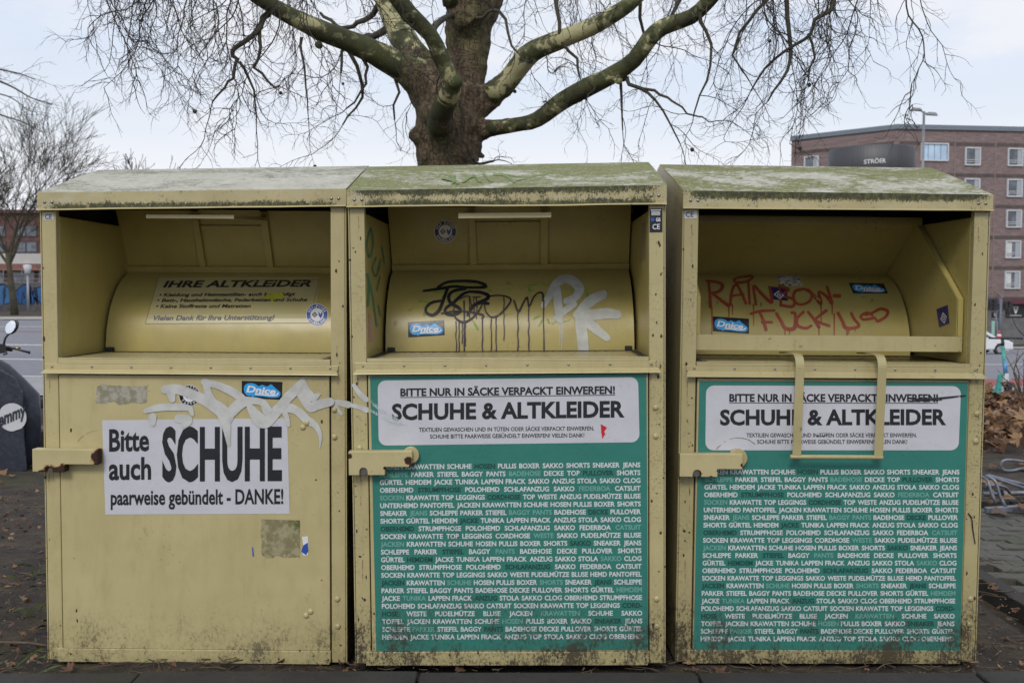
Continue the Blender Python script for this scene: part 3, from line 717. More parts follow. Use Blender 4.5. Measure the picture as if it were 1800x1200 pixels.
def shelf_dirt(B, w):
    n = N('shelf_dirt_%d' % int(w * 100)); u = n.sep(n.uv()); e = n.math('MAXIMUM', n.sm(u[1], .72, 1.), n.math('MAXIMUM', n.mul(n.sm(u[0], .06, .0), .9), n.mul(n.sm(u[0], .94, 1.), .9)))
    a = n.mul(n.sm(n.math('ADD', n.noise(45, 6, .75), n.mul(e, .34)), .56, .72), w); m = n.fin((.035, .028, .015), .9, alpha=a)
    mb = MB(); x = W2 - PW - .003; y1 = .398 if B is not b3 else .44
    mb.poly([(-x, .0, B.zs + .0006), (x, .0, B.zs + .0006), (x, y1, B.zs + .0006), (-x, y1, B.zs + .0006)], 0, [(0, 0), (1, 0), (1, 1), (0, 1)]); mb.build('dirt', m, B.rt)['kind'] = 'stuff'
for B_, w_ in ((b1, .75), (b2, .9), (b3, .95)): shelf_dirt(B_, w_)
def rust_runs(B, lst):
    mt = bpy.data.materials.get('rust_run') or spray('rust_run', (.16, .075, .022), .9, .62, .35)
    mb = MB()
    for (x, y0, y1, w_) in lst: ribbon(mb, B, ('y', 0), [(x, y0, w_), (x + .3, (y0 + y1) / 2, w_ * .8), (x, y1, w_ * .3)], e=.0008)
    mb.build('rust_run', mt, B.rt)['kind'] = 'stuff'
rust_runs(b1, [(86, 834, 872, 2.2), (94, 834, 858, 1.6), (592, 608, 632, 1.4), (594, 1056, 1084, 1.2), (87, 662, 690, 1.6), (84, 1120, 1150, 2.4), (594, 662, 684, 1.2)])
rust_runs(b2, [(634, 836, 890, 2.6), (629, 664, 700, 2.0), (1155, 722, 745, 1.2), (1156, 1058, 1090, 1.6), (1157, 1106, 1150, 2.2), (630, 380, 420, 1.6), (1154, 420, 450, 1.2), (637, 980, 1040, 2.0)])
rust_runs(b3, [(1212, 842, 900, 2.6), (1208, 668, 720, 2.2), (1216, 395, 470, 2.8), (1709, 1058, 1096, 1.8), (1706, 1102, 1150, 2.2), (1720, 400, 430, 1.4), (1204, 980, 1060, 2.0), (1718, 668, 700, 1.4)])
CHIP = plain('chipped_rust', (.055, .032, .018), .9, 0, .5, 90)
chips(b1, 36, 1); chips(b2, 80, 2); chips(b3, 95, 3)

# --- posters and notices
make_poster(b2, b2.rt, [(650.5, 661.5), (1136, 656.5), (1139.5, 1141), (661.5, 1143)], [(664, 668.5), (1122, 662.5), (1124, 777), (665.5, 782.5)], 14, [
    ('BITTE NUR IN SÄCKE VERPACKT EINWERFEN!', [(703.7, 682.8), (1081, 678.5), (1081, 691.6), (703.7, 695.8)], .036),
    ('SCHUHE & ALTKLEIDER', [(688.7, 710), (1098, 704.6), (1098, 732), (688.7, 737)], .036),
    ('TEXTILIEN GEWASCHEN UND IN TÜTEN ODER SÄCKE VERPACKT EINWERFEN.', [(736.3, 751.5), (1044.5, 749), (1044.5, 756), (736.3, 758.5)], .014),
    ('SCHUHE BITTE PAARWEISE GEBÜNDELT EINWERFEN! VIELEN DANK!', [(755.9, 763.2), (1027, 761), (1027, 768), (755.9, 770.3)], .014)],
    ((667, 824.5), (1125.5, 820.5)), ((672, 1123), (1129.5, 1122)), 8.2)
make_poster(b3, b3.rt, [(1229.3, 669.5), (1701.6, 671.5), (1687, 1142.6), (1219, 1144)], [(1241, 677.3), (1689, 678.3), (1685.5, 791), (1240, 791)], 14, [
    ('BITTE NUR IN SÄCKE VERPACKT EINWERFEN!', [(1282, 692.3), (1649, 692.7), (1649, 705.8), (1282, 705.3)], .036),
    ('SCHUHE & ALTKLEIDER', [(1265.7, 720.3), (1663.3, 719.3), (1663.3, 745.5), (1265.7, 746)], .036),
    ('TEXTILIEN GEWASCHEN UND IN TÜTEN ODER SÄCKE VERPACKT EINWERFEN.', [(1312, 760.9), (1611.5, 760.9), (1611.5, 767.9), (1312, 767.9)], .014),
    ('SCHUHE BITTE PAARWEISE GEBÜNDELT EINWERFEN! VIELEN DANK!', [(1331, 772.5), (1594.7, 772.5), (1594.7, 779.5), (1331, 779.5)], .014)],
    ((1238.7, 833), (1686.5, 833.2)), ((1231.5, 1126), (1677, 1126)), 8.0)
def notice(B):
    q = [(179.7, 738.5), (505, 734.7), (509, 902.3), (185.3, 903.7)]; h = B.hit(('y', -.006), q)
    mb = MB(); mb.prism([tuple(h[i]) for i in (3, 2, 1, 0)], (0, -.001, 0)); no = mb.build('notice', WHITEP, B.rt)
    mb = MB(); s = ('y', -.007)
    put_text(mb, B, s, 'Bitte', [(191.8, 754.5), (262, 753.5), (262, 791), (191.8, 792)], .027)
    put_text(mb, B, s, 'auch', [(191.3, 804), (265.5, 803), (265.5, 841), (191.3, 842)], .027)
    put_text(mb, B, s, 'SCHUHE', [(285, 752), (495.6, 751), (495.6, 841), (285, 842)], .032)
    put_text(mb, B, s, 'paarweise gebündelt - DANKE!', [(194.6, 861), (498, 859), (498, 884.5), (194.6, 886.5)], .024)
    mb.build('lettering', INK, no)
notice(b1)
def drum_notice(B):
    s = B.cyl; T = lambda x, y: (160 + x / 4.09, 470 + y / 4.09)
    mb = MB(); grid_quad(mb, B, s, [T(485, 75), T(1640, 70), T(1612, 398), T(390, 403)], 10, 0, .0006); tag(mb.build('drum_label', plain('pale_film', (.50, .435, .205), .30, 0, .05, 8, .5), B.drum), 'pale see-through film label with black print'); mb = MB()
    q = lambda a, b, c, d, e, f: [T(a, b), T(c, d), T(c, f), T(a, e)]
    for tx, qq, off in (('IHRE ALTKLEIDER', q(515, 97, 1580, 90, 142, 136), .035), ('• Kleidung und Heimtextilien- auch beschädigt', q(492, 184, 1470, 178, 208, 202), .028),
                        ('• Bett-, Haushaltswäsche, Federbetten und Schuhe', q(477, 224, 1555, 218, 248, 242), .028), ('• Keine Stoffreste und Matratzen', q(468, 265, 1150, 263, 291, 288), .028)):
        put_text(mb, B, s, tx, qq, off, .3, 0, .0014)
    put_text(mb, B, s, 'Vielen Dank für Ihre Unterstützung!', q(450, 345, 1322, 340, 380, 375), .032, .3, 1, .0014)
    for a, b in (((390, 403), (1620, 398)), ((390, 403), (485, 75)), ((1600, 260), (1640, 75))):
        n = 8; P = [T(a[0] + (b[0] - a[0]) * i / n, a[1] + (b[1] - a[1]) * i / n) for i in range(n + 1)]
        ribbon(mb, B, s, P, .35, 2, .0012)
    mb.build('lettering', [INK, INK_GREY, printed('film_edge', (.20, .17, .10), 0)], B.drum)
    g = MB(); ribbon(g, B, s, [T(1250, 210), T(1300, 205), T(1365, 200)], 5.0, 0, .0018); ribbon(g, B, s, [T(1290, 215), T(1310, 240), T(1350, 245)], 3.2, 0, .0018)
    g.build('graffiti_lettering', spray('yellow_marker', (.48, .46, .03), .2, .9), B.drum)
drum_notice(b1)

# --- stickers
sticker_script(b1, ('y', -.006), [(425, 669), (496.5, 671), (495.5, 702.5), (425, 699)], b1.rt, 'black sticker with a blue and white script word')
sticker_script(b2, b2.cyl, [(717, 566), (781, 562.4), (781.7, 589), (717.5, 592.8)], b2.drum, 'black sticker with a blue and white script word')
sticker_script(b3, b3.cyl, [(1252.8, 555.8), (1316.7, 560), (1316.7, 586.4), (1253, 582)], b3.drum, 'black script sticker low on the drum')
sticker_script(b3, b3.cyl, [(1491.7, 497), (1553.3, 498), (1561, 515.6), (1500, 515.6)], b3.drum, 'black script sticker high on the drum')
sticker_diamond(b3, b3.cyl, [(1350, 503), (1382.5, 505.8), (1385.3, 528.6), (1354.7, 525.8)], b3.drum, 'navy sticker with a white diamond on the drum')
sticker_diamond(b3, b3.cheek, [(1645.8, 543.3), (1665.8, 535.8), (1669, 568.3), (1651, 575.3)], b3.rt, 'navy sticker with a white diamond on the scoop cheek')
sticker_round(b1, b1.cyl, (557.3, 553), 19.5, b1.drum, ST_RING, 'HSV-POWER', 'SAUERLAND', 'round blue and white sticker')
sticker_round(b2, b2.flappl, (782.8, 407), 19.8, b2.flap, ST_NAVY, 'HSV POWER', 'SAUERLAND', 'round navy and white sticker')
sticker_round(b1, ('y', -.006), (333, 695), 19, b1.rt, ST_BLACK, 'X TATTOO', 'TATTOO', 'round black and white sticker half under white paint')
def torn(B):
    n = N('torn_sticker'); m = n.sm(n.noise(60, 4, .6), .44, .5); mt = n.fin(n.mix(m, (.03, .03, .09), (.55, .55, .50)), .5)
    mb = MB(); grid_quad(mb, B, B.cyl, [(1364, 481), (1400, 481), (1411, 502), (1373, 501.6)], 5); tag(mb.build('sticker', mt, B.drum), 'torn pale sticker')
torn(b3)
def labels():
    mb = MB(); q = [(76.5, 374.5), (94, 374), (94.5, 386.5), (77, 387)]; grid_quad(mb, b1, ('y', 0), q, 2, 0, .001)
    put_text(mb, b1, ('y', 0), 'CE', [(79, 376.5), (91, 376), (91, 384.5), (79, 385)], .01, 0, 1, .0018); tag(mb.build('sticker', [SILVER, INK], b1.rt), 'small silver conformity label')
    mb = MB(); q = [(1202.5, 370), (1225, 369.5), (1225, 384), (1203, 384.5)]; grid_quad(mb, b3, ('y', 0), q, 2, 0, .001)
    put_text(mb, b3, ('y', 0), 'CE', [(1205.5, 372.5), (1219, 372), (1219, 381), (1205.5, 381.5)], .01, 0, 1, .0018); tag(mb.build('sticker', [SILVER, INK], b3.rt), 'small silver conformity label')
    mb = MB(); q = [(1141.5, 367), (1164.5, 366), (1164.5, 408), (1142, 408.5)]; grid_quad(mb, b2, ('y', 0), q, 2, 0, .001)
    s = ('y', 0)
    put_text(mb, b2, s, 'CE', [(1147, 394), (1160, 393.5), (1160, 402.5), (1147, 403)], .01, 0, 1, .0018)
    put_text(mb, b2, s, 'GS', [(1153, 383), (1161, 383), (1161, 389), (1153, 389)], .03, 0, 1, .0018)
    flat_poly(mb, b2, s, [(1144, 383), (1150, 383), (1150, 389), (1144, 389)], 2, .0018)
    flat_poly(mb, b2, s, [(1144, 368.5), (1162, 368), (1162, 370), (1144, 370.5)], 1, .0018)
    for i in range(12):
        x = 1145.2 + i * 1.3; flat_poly(mb, b2, s, [(x, 371.5), (x + .7, 371.5), (x + .7, 378.5), (x, 378.5)], 1, .0018)
    tag(mb.build('sticker', [ST_BLACK, ST_WHITE, ST_RING], b2.rt), 'black rating plate with barcode and conformity marks')
    # remains of peeled stickers
    n = N('sticker_residue'); u = n.sep(n.uv()); o = n.obj()
    ed = n.mul(n.mul(n.sm(u[0], 0, .12), n.sm(u[0], 1., .88)), n.mul(n.sm(u[1], 0, .25), n.sm(u[1], 1., .8)))
    a = n.sm(n.math('ADD', n.noise(22, 5, .65), n.mul(ed, .30)), .58, .63)
    c = n.mix(n.sm(n.noise(40, 4), .4, .6), (.235, .215, .14), (.36, .34, .28)); res = n.fin(c, .8, alpha=a)
    n = N('sticker_residue_green'); o = n.obj(); u = n.sep(n.uv())
    ed = n.mul(n.sm(u[1], 0, .16), n.mul(n.sm(u[0], 0, .05), n.sm(u[0], 1, .97)))
    a = n.sm(n.math('ADD', n.noise(30, 5, .65), n.mul(ed, .45)), .55, .62)
    g = n.mul(n.sm(u[0], .55, .95), n.sm(u[1], .45, .95))
    c = n.mix(n.sm(n.noise(35, 5, .7), .42, .6), (.20, .175, .085), (.33, .30, .17)); c = n.mix(n.mul(n.sm(n.noise(50, 4), .4, .6), g), c, (.07, .085, .015)); resg = n.fin(c, .85, alpha=a)
    mb = MB(); grid_quad(mb, b1, ('y', -.006), [(164, 674), (264, 676), (262, 713), (166, 710)], 2); tag(mb.build('sticker', res, b1.rt), 'scraped remains of a grey sticker')
    mb = MB(); grid_quad(mb, b1, ('y', -.006), [(458, 912), (528, 914), (528, 982), (459, 980)], 2); tag(mb.build('sticker', resg, b1.rt), 'weathered square remains of a sticker gone green')
    mb = MB(); s = ('y', -.006)
    flat_poly(mb, b1, s, [(531, 943), (541, 942), (542, 960), (541, 975), (534, 976), (529, 968), (533, 958)], 0, .001); flat_poly(mb, b1, s, [(533, 958), (541, 953), (542, 968), (538, 975), (529, 969)], 1, .0016)
    tag(mb.build('sticker', [ST_WHITE, ST_RING], b1.rt), 'torn scrap of a blue and white sticker'); mb = MB()
    flat_poly(mb, b1, s, [(443, 961), (445, 962), (446.5, 977), (444, 978)], 1, .001); tag(mb.build('sticker', [ST_WHITE, ST_RING], b1.rt), 'tiny torn blue scrap of a sticker')
    mb = MB(); flat_poly(mb, b2, ('y', -.0083), [(1056, 745), (1067, 751), (1062, 758), (1064, 762), (1059, 771), (1057, 760)], 0, .0012); tag(mb.build('sticker', ST_RED, b2.rt), 'torn red scrap of a sticker')
    mb = MB(); q = [(1128, 392), (1135, 388), (1135.5, 455), (1126, 460)]; grid_quad(mb, b2, ('x', .515), q, 3, 0, .001); tag(mb.build('sticker', printed('faded_paper', (.30, .24, .13), .3), b2.rt), 'faded paper notice inside the chute')
    mb = MB(); q = [(648.5, 551), (652, 553), (656, 600), (649, 602)]; grid_quad(mb, b2, ('x', -.515), q, 3, 0, .001); tag(mb.build('sticker', printed('faded_pink', (.50, .22, .24), .3), b2.rt), 'faded pink sticker strip')
labels()

# --- graffiti
def graffiti():
    white = spray('white_roller_paint', (.43, .43, .405), .22, .86, 0); s = ('y', -.0075)
    mb = MB()
    for st in ([(290, 684, 7), (312, 684, 8), (335, 692, 8), (360, 703, 9), (385, 718, 11), (400, 733, 10)], [(300, 688, 8), (303, 702, 5)],
               [(256, 722, 4), (280, 716, 6), (308, 715, 6), (332, 717, 5), (338, 728, 3)], [(268, 733, 7), (268, 744, 5)], [(314, 735, 7), (330, 738, 8), (324, 747, 5)],
               [(362, 671, 6), (366, 690, 6), (378, 710, 6), (393, 732, 9), (398, 750, 7), (402, 782, 2.5)], [(358, 671, 5), (385, 678, 6), (408, 688, 7), (424, 699, 7)],
               [(402, 728, 9), (424, 708, 9), (443, 704, 6), (462, 708, 6), (470, 722, 8)], [(440, 716, 6), (455, 736, 11), (468, 742, 9), (486, 724, 8), (502, 703, 8), (518, 686, 8), (532, 670, 5)],
               [(532, 670, 5), (538, 688, 8), (550, 698, 7), (562, 692, 2)], [(470, 738, 7), (494, 717, 9), (519, 720, 7), (540, 738, 7), (555, 748, 5), (563, 766, 3), (562, 786, 1.2)],
               [(530, 692, 8), (545, 716, 7), (556, 712, 8), (580, 706, 7)], [(497, 716, 5), (504, 733, 4), (507, 747, 3)]):
        ribbon(mb, b1, s, [(a, b, c * 1.22) for a, b, c in st], e=.0016)
    mb.build('graffiti_lettering', white, b1.rt)
    mb = MB(); ribbon(mb, b1, ('y', 0), [(580, 707, 6), (598, 708, 6), (612, 711, 7)], e=.0012); ribbon(mb, b1, ('y', 0), [(590, 716, 5), (600, 727, 3)], e=.0012); mb.build('graffiti_lettering', white, b1.rt)
    mb = MB()
    for st in ([(622, 677, 4), (631, 690, 5), (643, 702, 6)], [(618, 712, 4), (634, 716, 5), (644, 720, 6)]): ribbon(mb, b2, ('y', 0), st, e=.0012)
    mb.build('graffiti_lettering', white, b2.rt)
    mb = MB(); thin = spray('thin_white_spray', (.50, .55, .55), .8, .55, .3)
    for st in ([(650, 704, 6), (672, 722, 7), (690, 735, 9), (712, 745, 6)], [(652, 722, 5), (672, 732, 6), (700, 744, 8)]): ribbon(mb, b2, ('y', -.0095), st, e=.0012)
    mb.build('graffiti_lettering', thin, b2.rt)
    # closed drum of the middle bank
    T = (720, 470, 4.5); c = b2.cyl
    green = spray('green_spray', (.20, .33, .035), .5, .75, .4); mb = MB()
    for st in ([(0, 335, 10), (60, 315, 12), (110, 305, 10)], [(80, 270, 14), (150, 275, 10)], [(120, 300, 9), (115, 375, 10)], [(190, 200, 12), (250, 185, 14), (330, 175, 12)], [(330, 130, 12), (370, 120, 14), (460, 115, 12)], [(365, 120, 10), (370, 220, 12)], [(450, 120, 9), (560, 150, 12), (640, 185, 14)],
               [(770, 120, 12), (790, 170, 14)], [(780, 130, 11), (860, 160, 12), (865, 110, 10)], [(900, 150, 12), (1010, 130, 9)], [(910, 185, 9), (1000, 185, 8)], [(945, 140, 9), (950, 210, 9)], [(1050, 95, 12), (1060, 160, 14)], [(1060, 140, 10), (1100, 135, 10)], [(1240, 170, 9), (1310, 168, 9)], [(1400, 160, 9), (1410, 230, 12)],
               [(500, 420, 10), (540, 490, 9)], [(590, 380, 8), (680, 400, 8)], [(740, 380, 8), (800, 370, 9)], [(870, 400, 8), (880, 460, 7)], [(940, 420, 9), (1060, 380, 9), (1010, 490, 8)], [(1080, 370, 9), (1110, 440, 8), (1160, 430, 8)], [(1220, 430, 8), (1270, 410, 8)]):
        ribbon(mb, b2, c, [(a, b, w_ * 1.5) for a, b, w_ in st], T=T, e=.0008)
    mb.build('graffiti_lettering', green, b2.drum)
    blk = spray('black_marker', (.008, .008, .010), .08, 1., 0); mb = MB()
    for st in ([(225, 155, 11), (300, 115, 10), (415, 106, 11), (530, 113, 12), (600, 140, 13), (590, 155, 12), (480, 158, 10), (350, 150, 11), (250, 165, 12), (112, 185, 9)],
               [(300, 165, 12), (265, 260, 13), (235, 335, 14), (185, 375, 13), (135, 358, 12), (132, 315, 11), (180, 275, 11), (245, 262, 8)],
               [(440, 168, 12), (350, 185, 12), (310, 225, 13), (325, 280, 14), (385, 315, 14), (400, 345, 13), (345, 373, 13), (285, 360, 12), (288, 320, 12), (350, 275, 13), (420, 212, 12), (480, 188, 10)],
               [(470, 190, 10), (560, 196, 13), (622, 222, 15), (605, 252, 14), (540, 280, 13), (498, 312, 13), (458, 376, 9)], [(495, 305, 12), (560, 278, 13), (622, 285, 12)]):
        ribbon(mb, b2, c, st, T=T, e=.0034)
    mb.build('graffiti_lettering', blk, b2.drum)
    pur = spray('dark_purple_ink', (.030, .014, .026), .15, .95, .15); mb = MB()
    for st in ([(352, 300, 4), (350, 370, 6), (380, 412, 9), (430, 430, 9), (490, 402, 7), (545, 345, 6), (578, 280, 5)], [(250, 362, 5), (350, 345, 5), (470, 350, 6), (580, 374, 9), (572, 400, 6)], [(400, 250, 4), (430, 232, 4), (470, 228, 4), (490, 300, 4)], [(500, 235, 4), (560, 230, 5)],
               [(640, 224, 5), (720, 220, 5), (788, 238, 6), (800, 264, 7), (760, 322, 7), (705, 374, 7), (650, 390, 6), (605, 352, 6), (592, 290, 5)],
               [(825, 260, 6), (860, 345, 9), (898, 282, 7), (930, 235, 6), (945, 305, 7), (985, 228, 6), (1030, 195, 6), (1054, 210, 7), (1055, 262, 6)]):
        ribbon(mb, b2, c, st, T=T, e=.0055)
    rnd = random.Random(3)
    for x, y0, y1, w in ((368, 425, 663, 4.5), (390, 430, 663, 4.5), (416, 440, 600, 4), (430, 262, 663, 6), (440, 430, 620, 4), (475, 230, 395, 5), (575, 400, 663, 5), (646, 390, 663, 5), (684, 388, 663, 5), (746, 236, 572, 4.5), (856, 345, 663, 5.5), (942, 305, 663, 5), (1060, 262, 655, 5.5), (510, 235, 380, 4), (530, 235, 400, 4)):
        n = 7; ribbon(mb, b2, c, [(x + rnd.uniform(-3.5, 3.5), y0 + (y1 - y0) * i / n, w * rnd.uniform(.8, 1.1)) for i in range(n + 1)], T=T, e=.0055)
    mb.build('graffiti_lettering', pur, b2.drum)
    fog = spray('pale_grey_spray', (.44, .445, .40), .38, .88, 0); mb = MB()
    for st in ([(1060, 300, 22), (1110, 215, 28), (1150, 140, 32), (1215, 92, 34), (1290, 105, 38), (1345, 170, 36), (1310, 235, 30), (1240, 265, 26)], [(1165, 170, 30), (1175, 300, 34), (1190, 415, 26)],
               [(1375, 650, 42), (1365, 540, 44), (1350, 420, 42), (1360, 340, 38), (1440, 260, 42), (1530, 215, 34)], [(1330, 370, 36), (1450, 375, 42), (1560, 362, 42), (1640, 372, 36)], [(1420, 440, 40), (1490, 500, 36), (1560, 555, 28)], [(1160, 400, 22), (1230, 340, 26), (1300, 290, 26)]):
        ribbon(mb, b2, c, [(a, b, w_ * 1.28) for a, b, w_ in st], T=T, e=.0022)
    for x, y0, y1 in ((1188, 420, 615), (1203, 425, 655), (1213, 420, 560)): ribbon(mb, b2, c, [(x, y0, 4), (x + 2, (y0 + y1) / 2, 4), (x, y1, 3)], T=T, e=.0025)
    mb.build('graffiti_lettering', fog, b2.drum)
    mb = MB(); T5 = (580, 280, 2.727); w = ('x', -.515); gr = spray('dark_green_marker', (.05, .19, .11), .2, .9, .25)
    for st in ([(195, 330, 4), (178, 400, 5), (190, 470, 5), (208, 400, 4), (197, 330, 4)], [(222, 470, 4), (205, 520, 4), (222, 560, 4), (245, 480, 4)], [(250, 420, 4), (262, 500, 4)], [(180, 550, 6), (188, 600, 6), (182, 700, 6)], [(182, 560, 5), (205, 660, 5), (225, 800, 5)], [(240, 560, 4), (225, 630, 4)], [(232, 700, 4), (242, 750, 4)]):
        ribbon(mb, b2, w, st, T=T5, e=.001, step=1.2)
    mb.build('graffiti_lettering', gr, b2.rt)
    mb = MB(); gk = spray('moss_green_scrawl', (.12, .17, .03), .4, .9, .2)
    for st in ([(541, 88, 8), (600, 100, 9), (575, 75, 7), (610, 112, 8)], [(600, 80, 7), (590, 110, 6)], [(640, 105, 7), (690, 78, 7), (720, 105, 7)], [(735, 68, 6), (775, 105, 8)], [(785, 72, 6), (835, 75, 7), (885, 108, 7)], [(830, 72, 4), (950, 85, 4), (1065, 62, 4)], [(870, 105, 4), (960, 88, 3), (1020, 70, 3)]):
        ribbon(mb, b2, b2.roofpl, st, T=T5, e=.0035, step=1.5)
    mb.build('graffiti_lettering', gk, b2.rt)
    # open drum of the right bank
    T = (1220, 460, 3.6); c = b3.cyl; red = spray('red_paint_marker', (.24, .040, .016), .12, .96, .12); mb = MB()
    for st in ([(92, 125, 9), (100, 200, 9), (104, 285, 12)], [(80, 120, 8), (150, 130, 10), (180, 150, 12), (160, 185, 11), (105, 200, 8)], [(112, 195, 9), (160, 235, 11), (215, 275, 13)],
               [(228, 272, 10), (240, 185, 10), (265, 145, 9), (292, 180, 9), (328, 262, 10)], [(240, 215, 8), (312, 206, 8)],
               [(350, 92, 7), (290, 98, 7), (252, 112, 8), (275, 132, 9), (340, 122, 9), (372, 95, 8), (345, 86, 6)], [(345, 135, 8), (352, 265, 9)],
               [(392, 270, 9), (378, 155, 10), (430, 205, 11), (490, 255, 12), (480, 160, 9)], [(540, 150, 8), (550, 265, 9)], [(540, 158, 8), (600, 175, 9), (560, 212, 9), (632, 240, 10), (622, 282, 11), (548, 275, 9)],
               [(690, 172, 9), (640, 188, 10), (630, 238, 10), (668, 270, 9), (728, 252, 9), (745, 205, 9), (700, 172, 9)], [(722, 178, 10), (762, 218, 11), (802, 262, 13), (790, 192, 9), (835, 215, 10), (872, 262, 11), (842, 158, 9)], [(886, 215, 12), (918, 216, 14)],
               [(360, 328, 9), (420, 312, 10), (508, 308, 8)], [(415, 318, 9), (440, 375, 11), (455, 428, 12)], [(432, 382, 10), (492, 382, 9)], [(522, 328, 11), (552, 378, 12), (578, 420, 13), (635, 418, 14), (640, 330, 10), (618, 322, 10)], [(692, 318, 10), (655, 355, 10), (655, 402, 11), (705, 420, 11), (742, 405, 9)],
               [(722, 318, 10), (760, 365, 11), (790, 412, 12)], [(835, 310, 12), (790, 345, 10), (770, 372, 10), (855, 405, 10)], [(912, 325, 11), (940, 378, 12), (965, 420, 13), (1042, 408, 11), (1012, 360, 10), (995, 325, 10)],
               [(1130, 340, 8), (1095, 322, 9), (1055, 345, 9), (1075, 365, 9), (1145, 355, 9)], [(1085, 338, 7), (1130, 322, 9), (1180, 298, 10), (1224, 312, 11), (1215, 345, 10), (1165, 375, 11), (1150, 362, 8)]):
        ribbon(mb, b3, c, st, T=T, e=.0008, step=1.5)
    for x, y0, y1, w_ in ((113, 290, 462, 4), (220, 275, 355, 4), (243, 270, 335, 3.5), (377, 268, 402, 3.5), (424, 262, 282, 4), (575, 425, 474, 3), (604, 425, 462, 3), (790, 415, 480, 3.5), (804, 262, 380, 4), (874, 262, 330, 4), (887, 330, 483, 4), (968, 425, 483, 4), (1020, 418, 440, 3), (980, 422, 455, 4)):
        ribbon(mb, b3, c, [(x, y0, w_ + 1), (x + 1, (y0 + y1) / 2, w_), (x, y1, w_ * .7)], T=T, e=.0020)
    mb.build('graffiti_lettering', red, b3.drum)
    mb = MB(); smk = spray('grey_smudge', (.12, .115, .085), .9, .6, .4)
    for st in ([(1065, 225, 12), (1160, 208, 6)], [(1125, 245, 20), (1135, 247, 18)]): ribbon(mb, b3, c, st, T=T, e=.0012)
    mb.build('graffiti_lettering', smk, b3.drum)
    mb = MB(); bl = spray('black_scribble', (.01, .01, .012), .2, .9, .25)
    for st in ([(1599, 700, 1.5), (1625, 702, 2), (1650, 700, 2.2), (1697, 695, 1.4)], [(1601, 705, 1.2), (1630, 703, 1.6), (1655, 702, 1.5)], [(1440, 764, .8), (1437, 767, .6), (1455, 764, .6)]): ribbon(mb, b3, ('y', -.0085), st, e=.002)
    for st in ([(1702, 902, 1.2), (1708, 911, 1.6), (1710, 930, 1.3), (1714, 955, 1.)], [(1714, 905, .8), (1708, 912, 1.2)]): ribbon(mb, b3, ('y', 0), st, e=.0015)
    mb.build('graffiti_lettering', bl, b3.rt)
    # scratch arcs worn by the swinging lock covers
    mb = MB(); sc = spray('scratch', (.20, .16, .10), .3, .8, .4)
    ribbon(mb, b3, ('y', -.0085), [(1254, 797, 1.6), (1264, 784, 1.6), (1278, 773, 1.1), (1296, 769, .7), (1315, 772, .8), (1327, 780, 1)], e=.002); mb.build('scratch', sc, b3.rt)
    mb = MB(); ribbon(mb, b1, ('y', -.006), [(130, 790, .5), (137, 775, .5), (150, 763, .5), (165, 757, .4), (178, 756, .4)], e=.001); mb.build('scratch', sc, b1.rt)
graffiti()

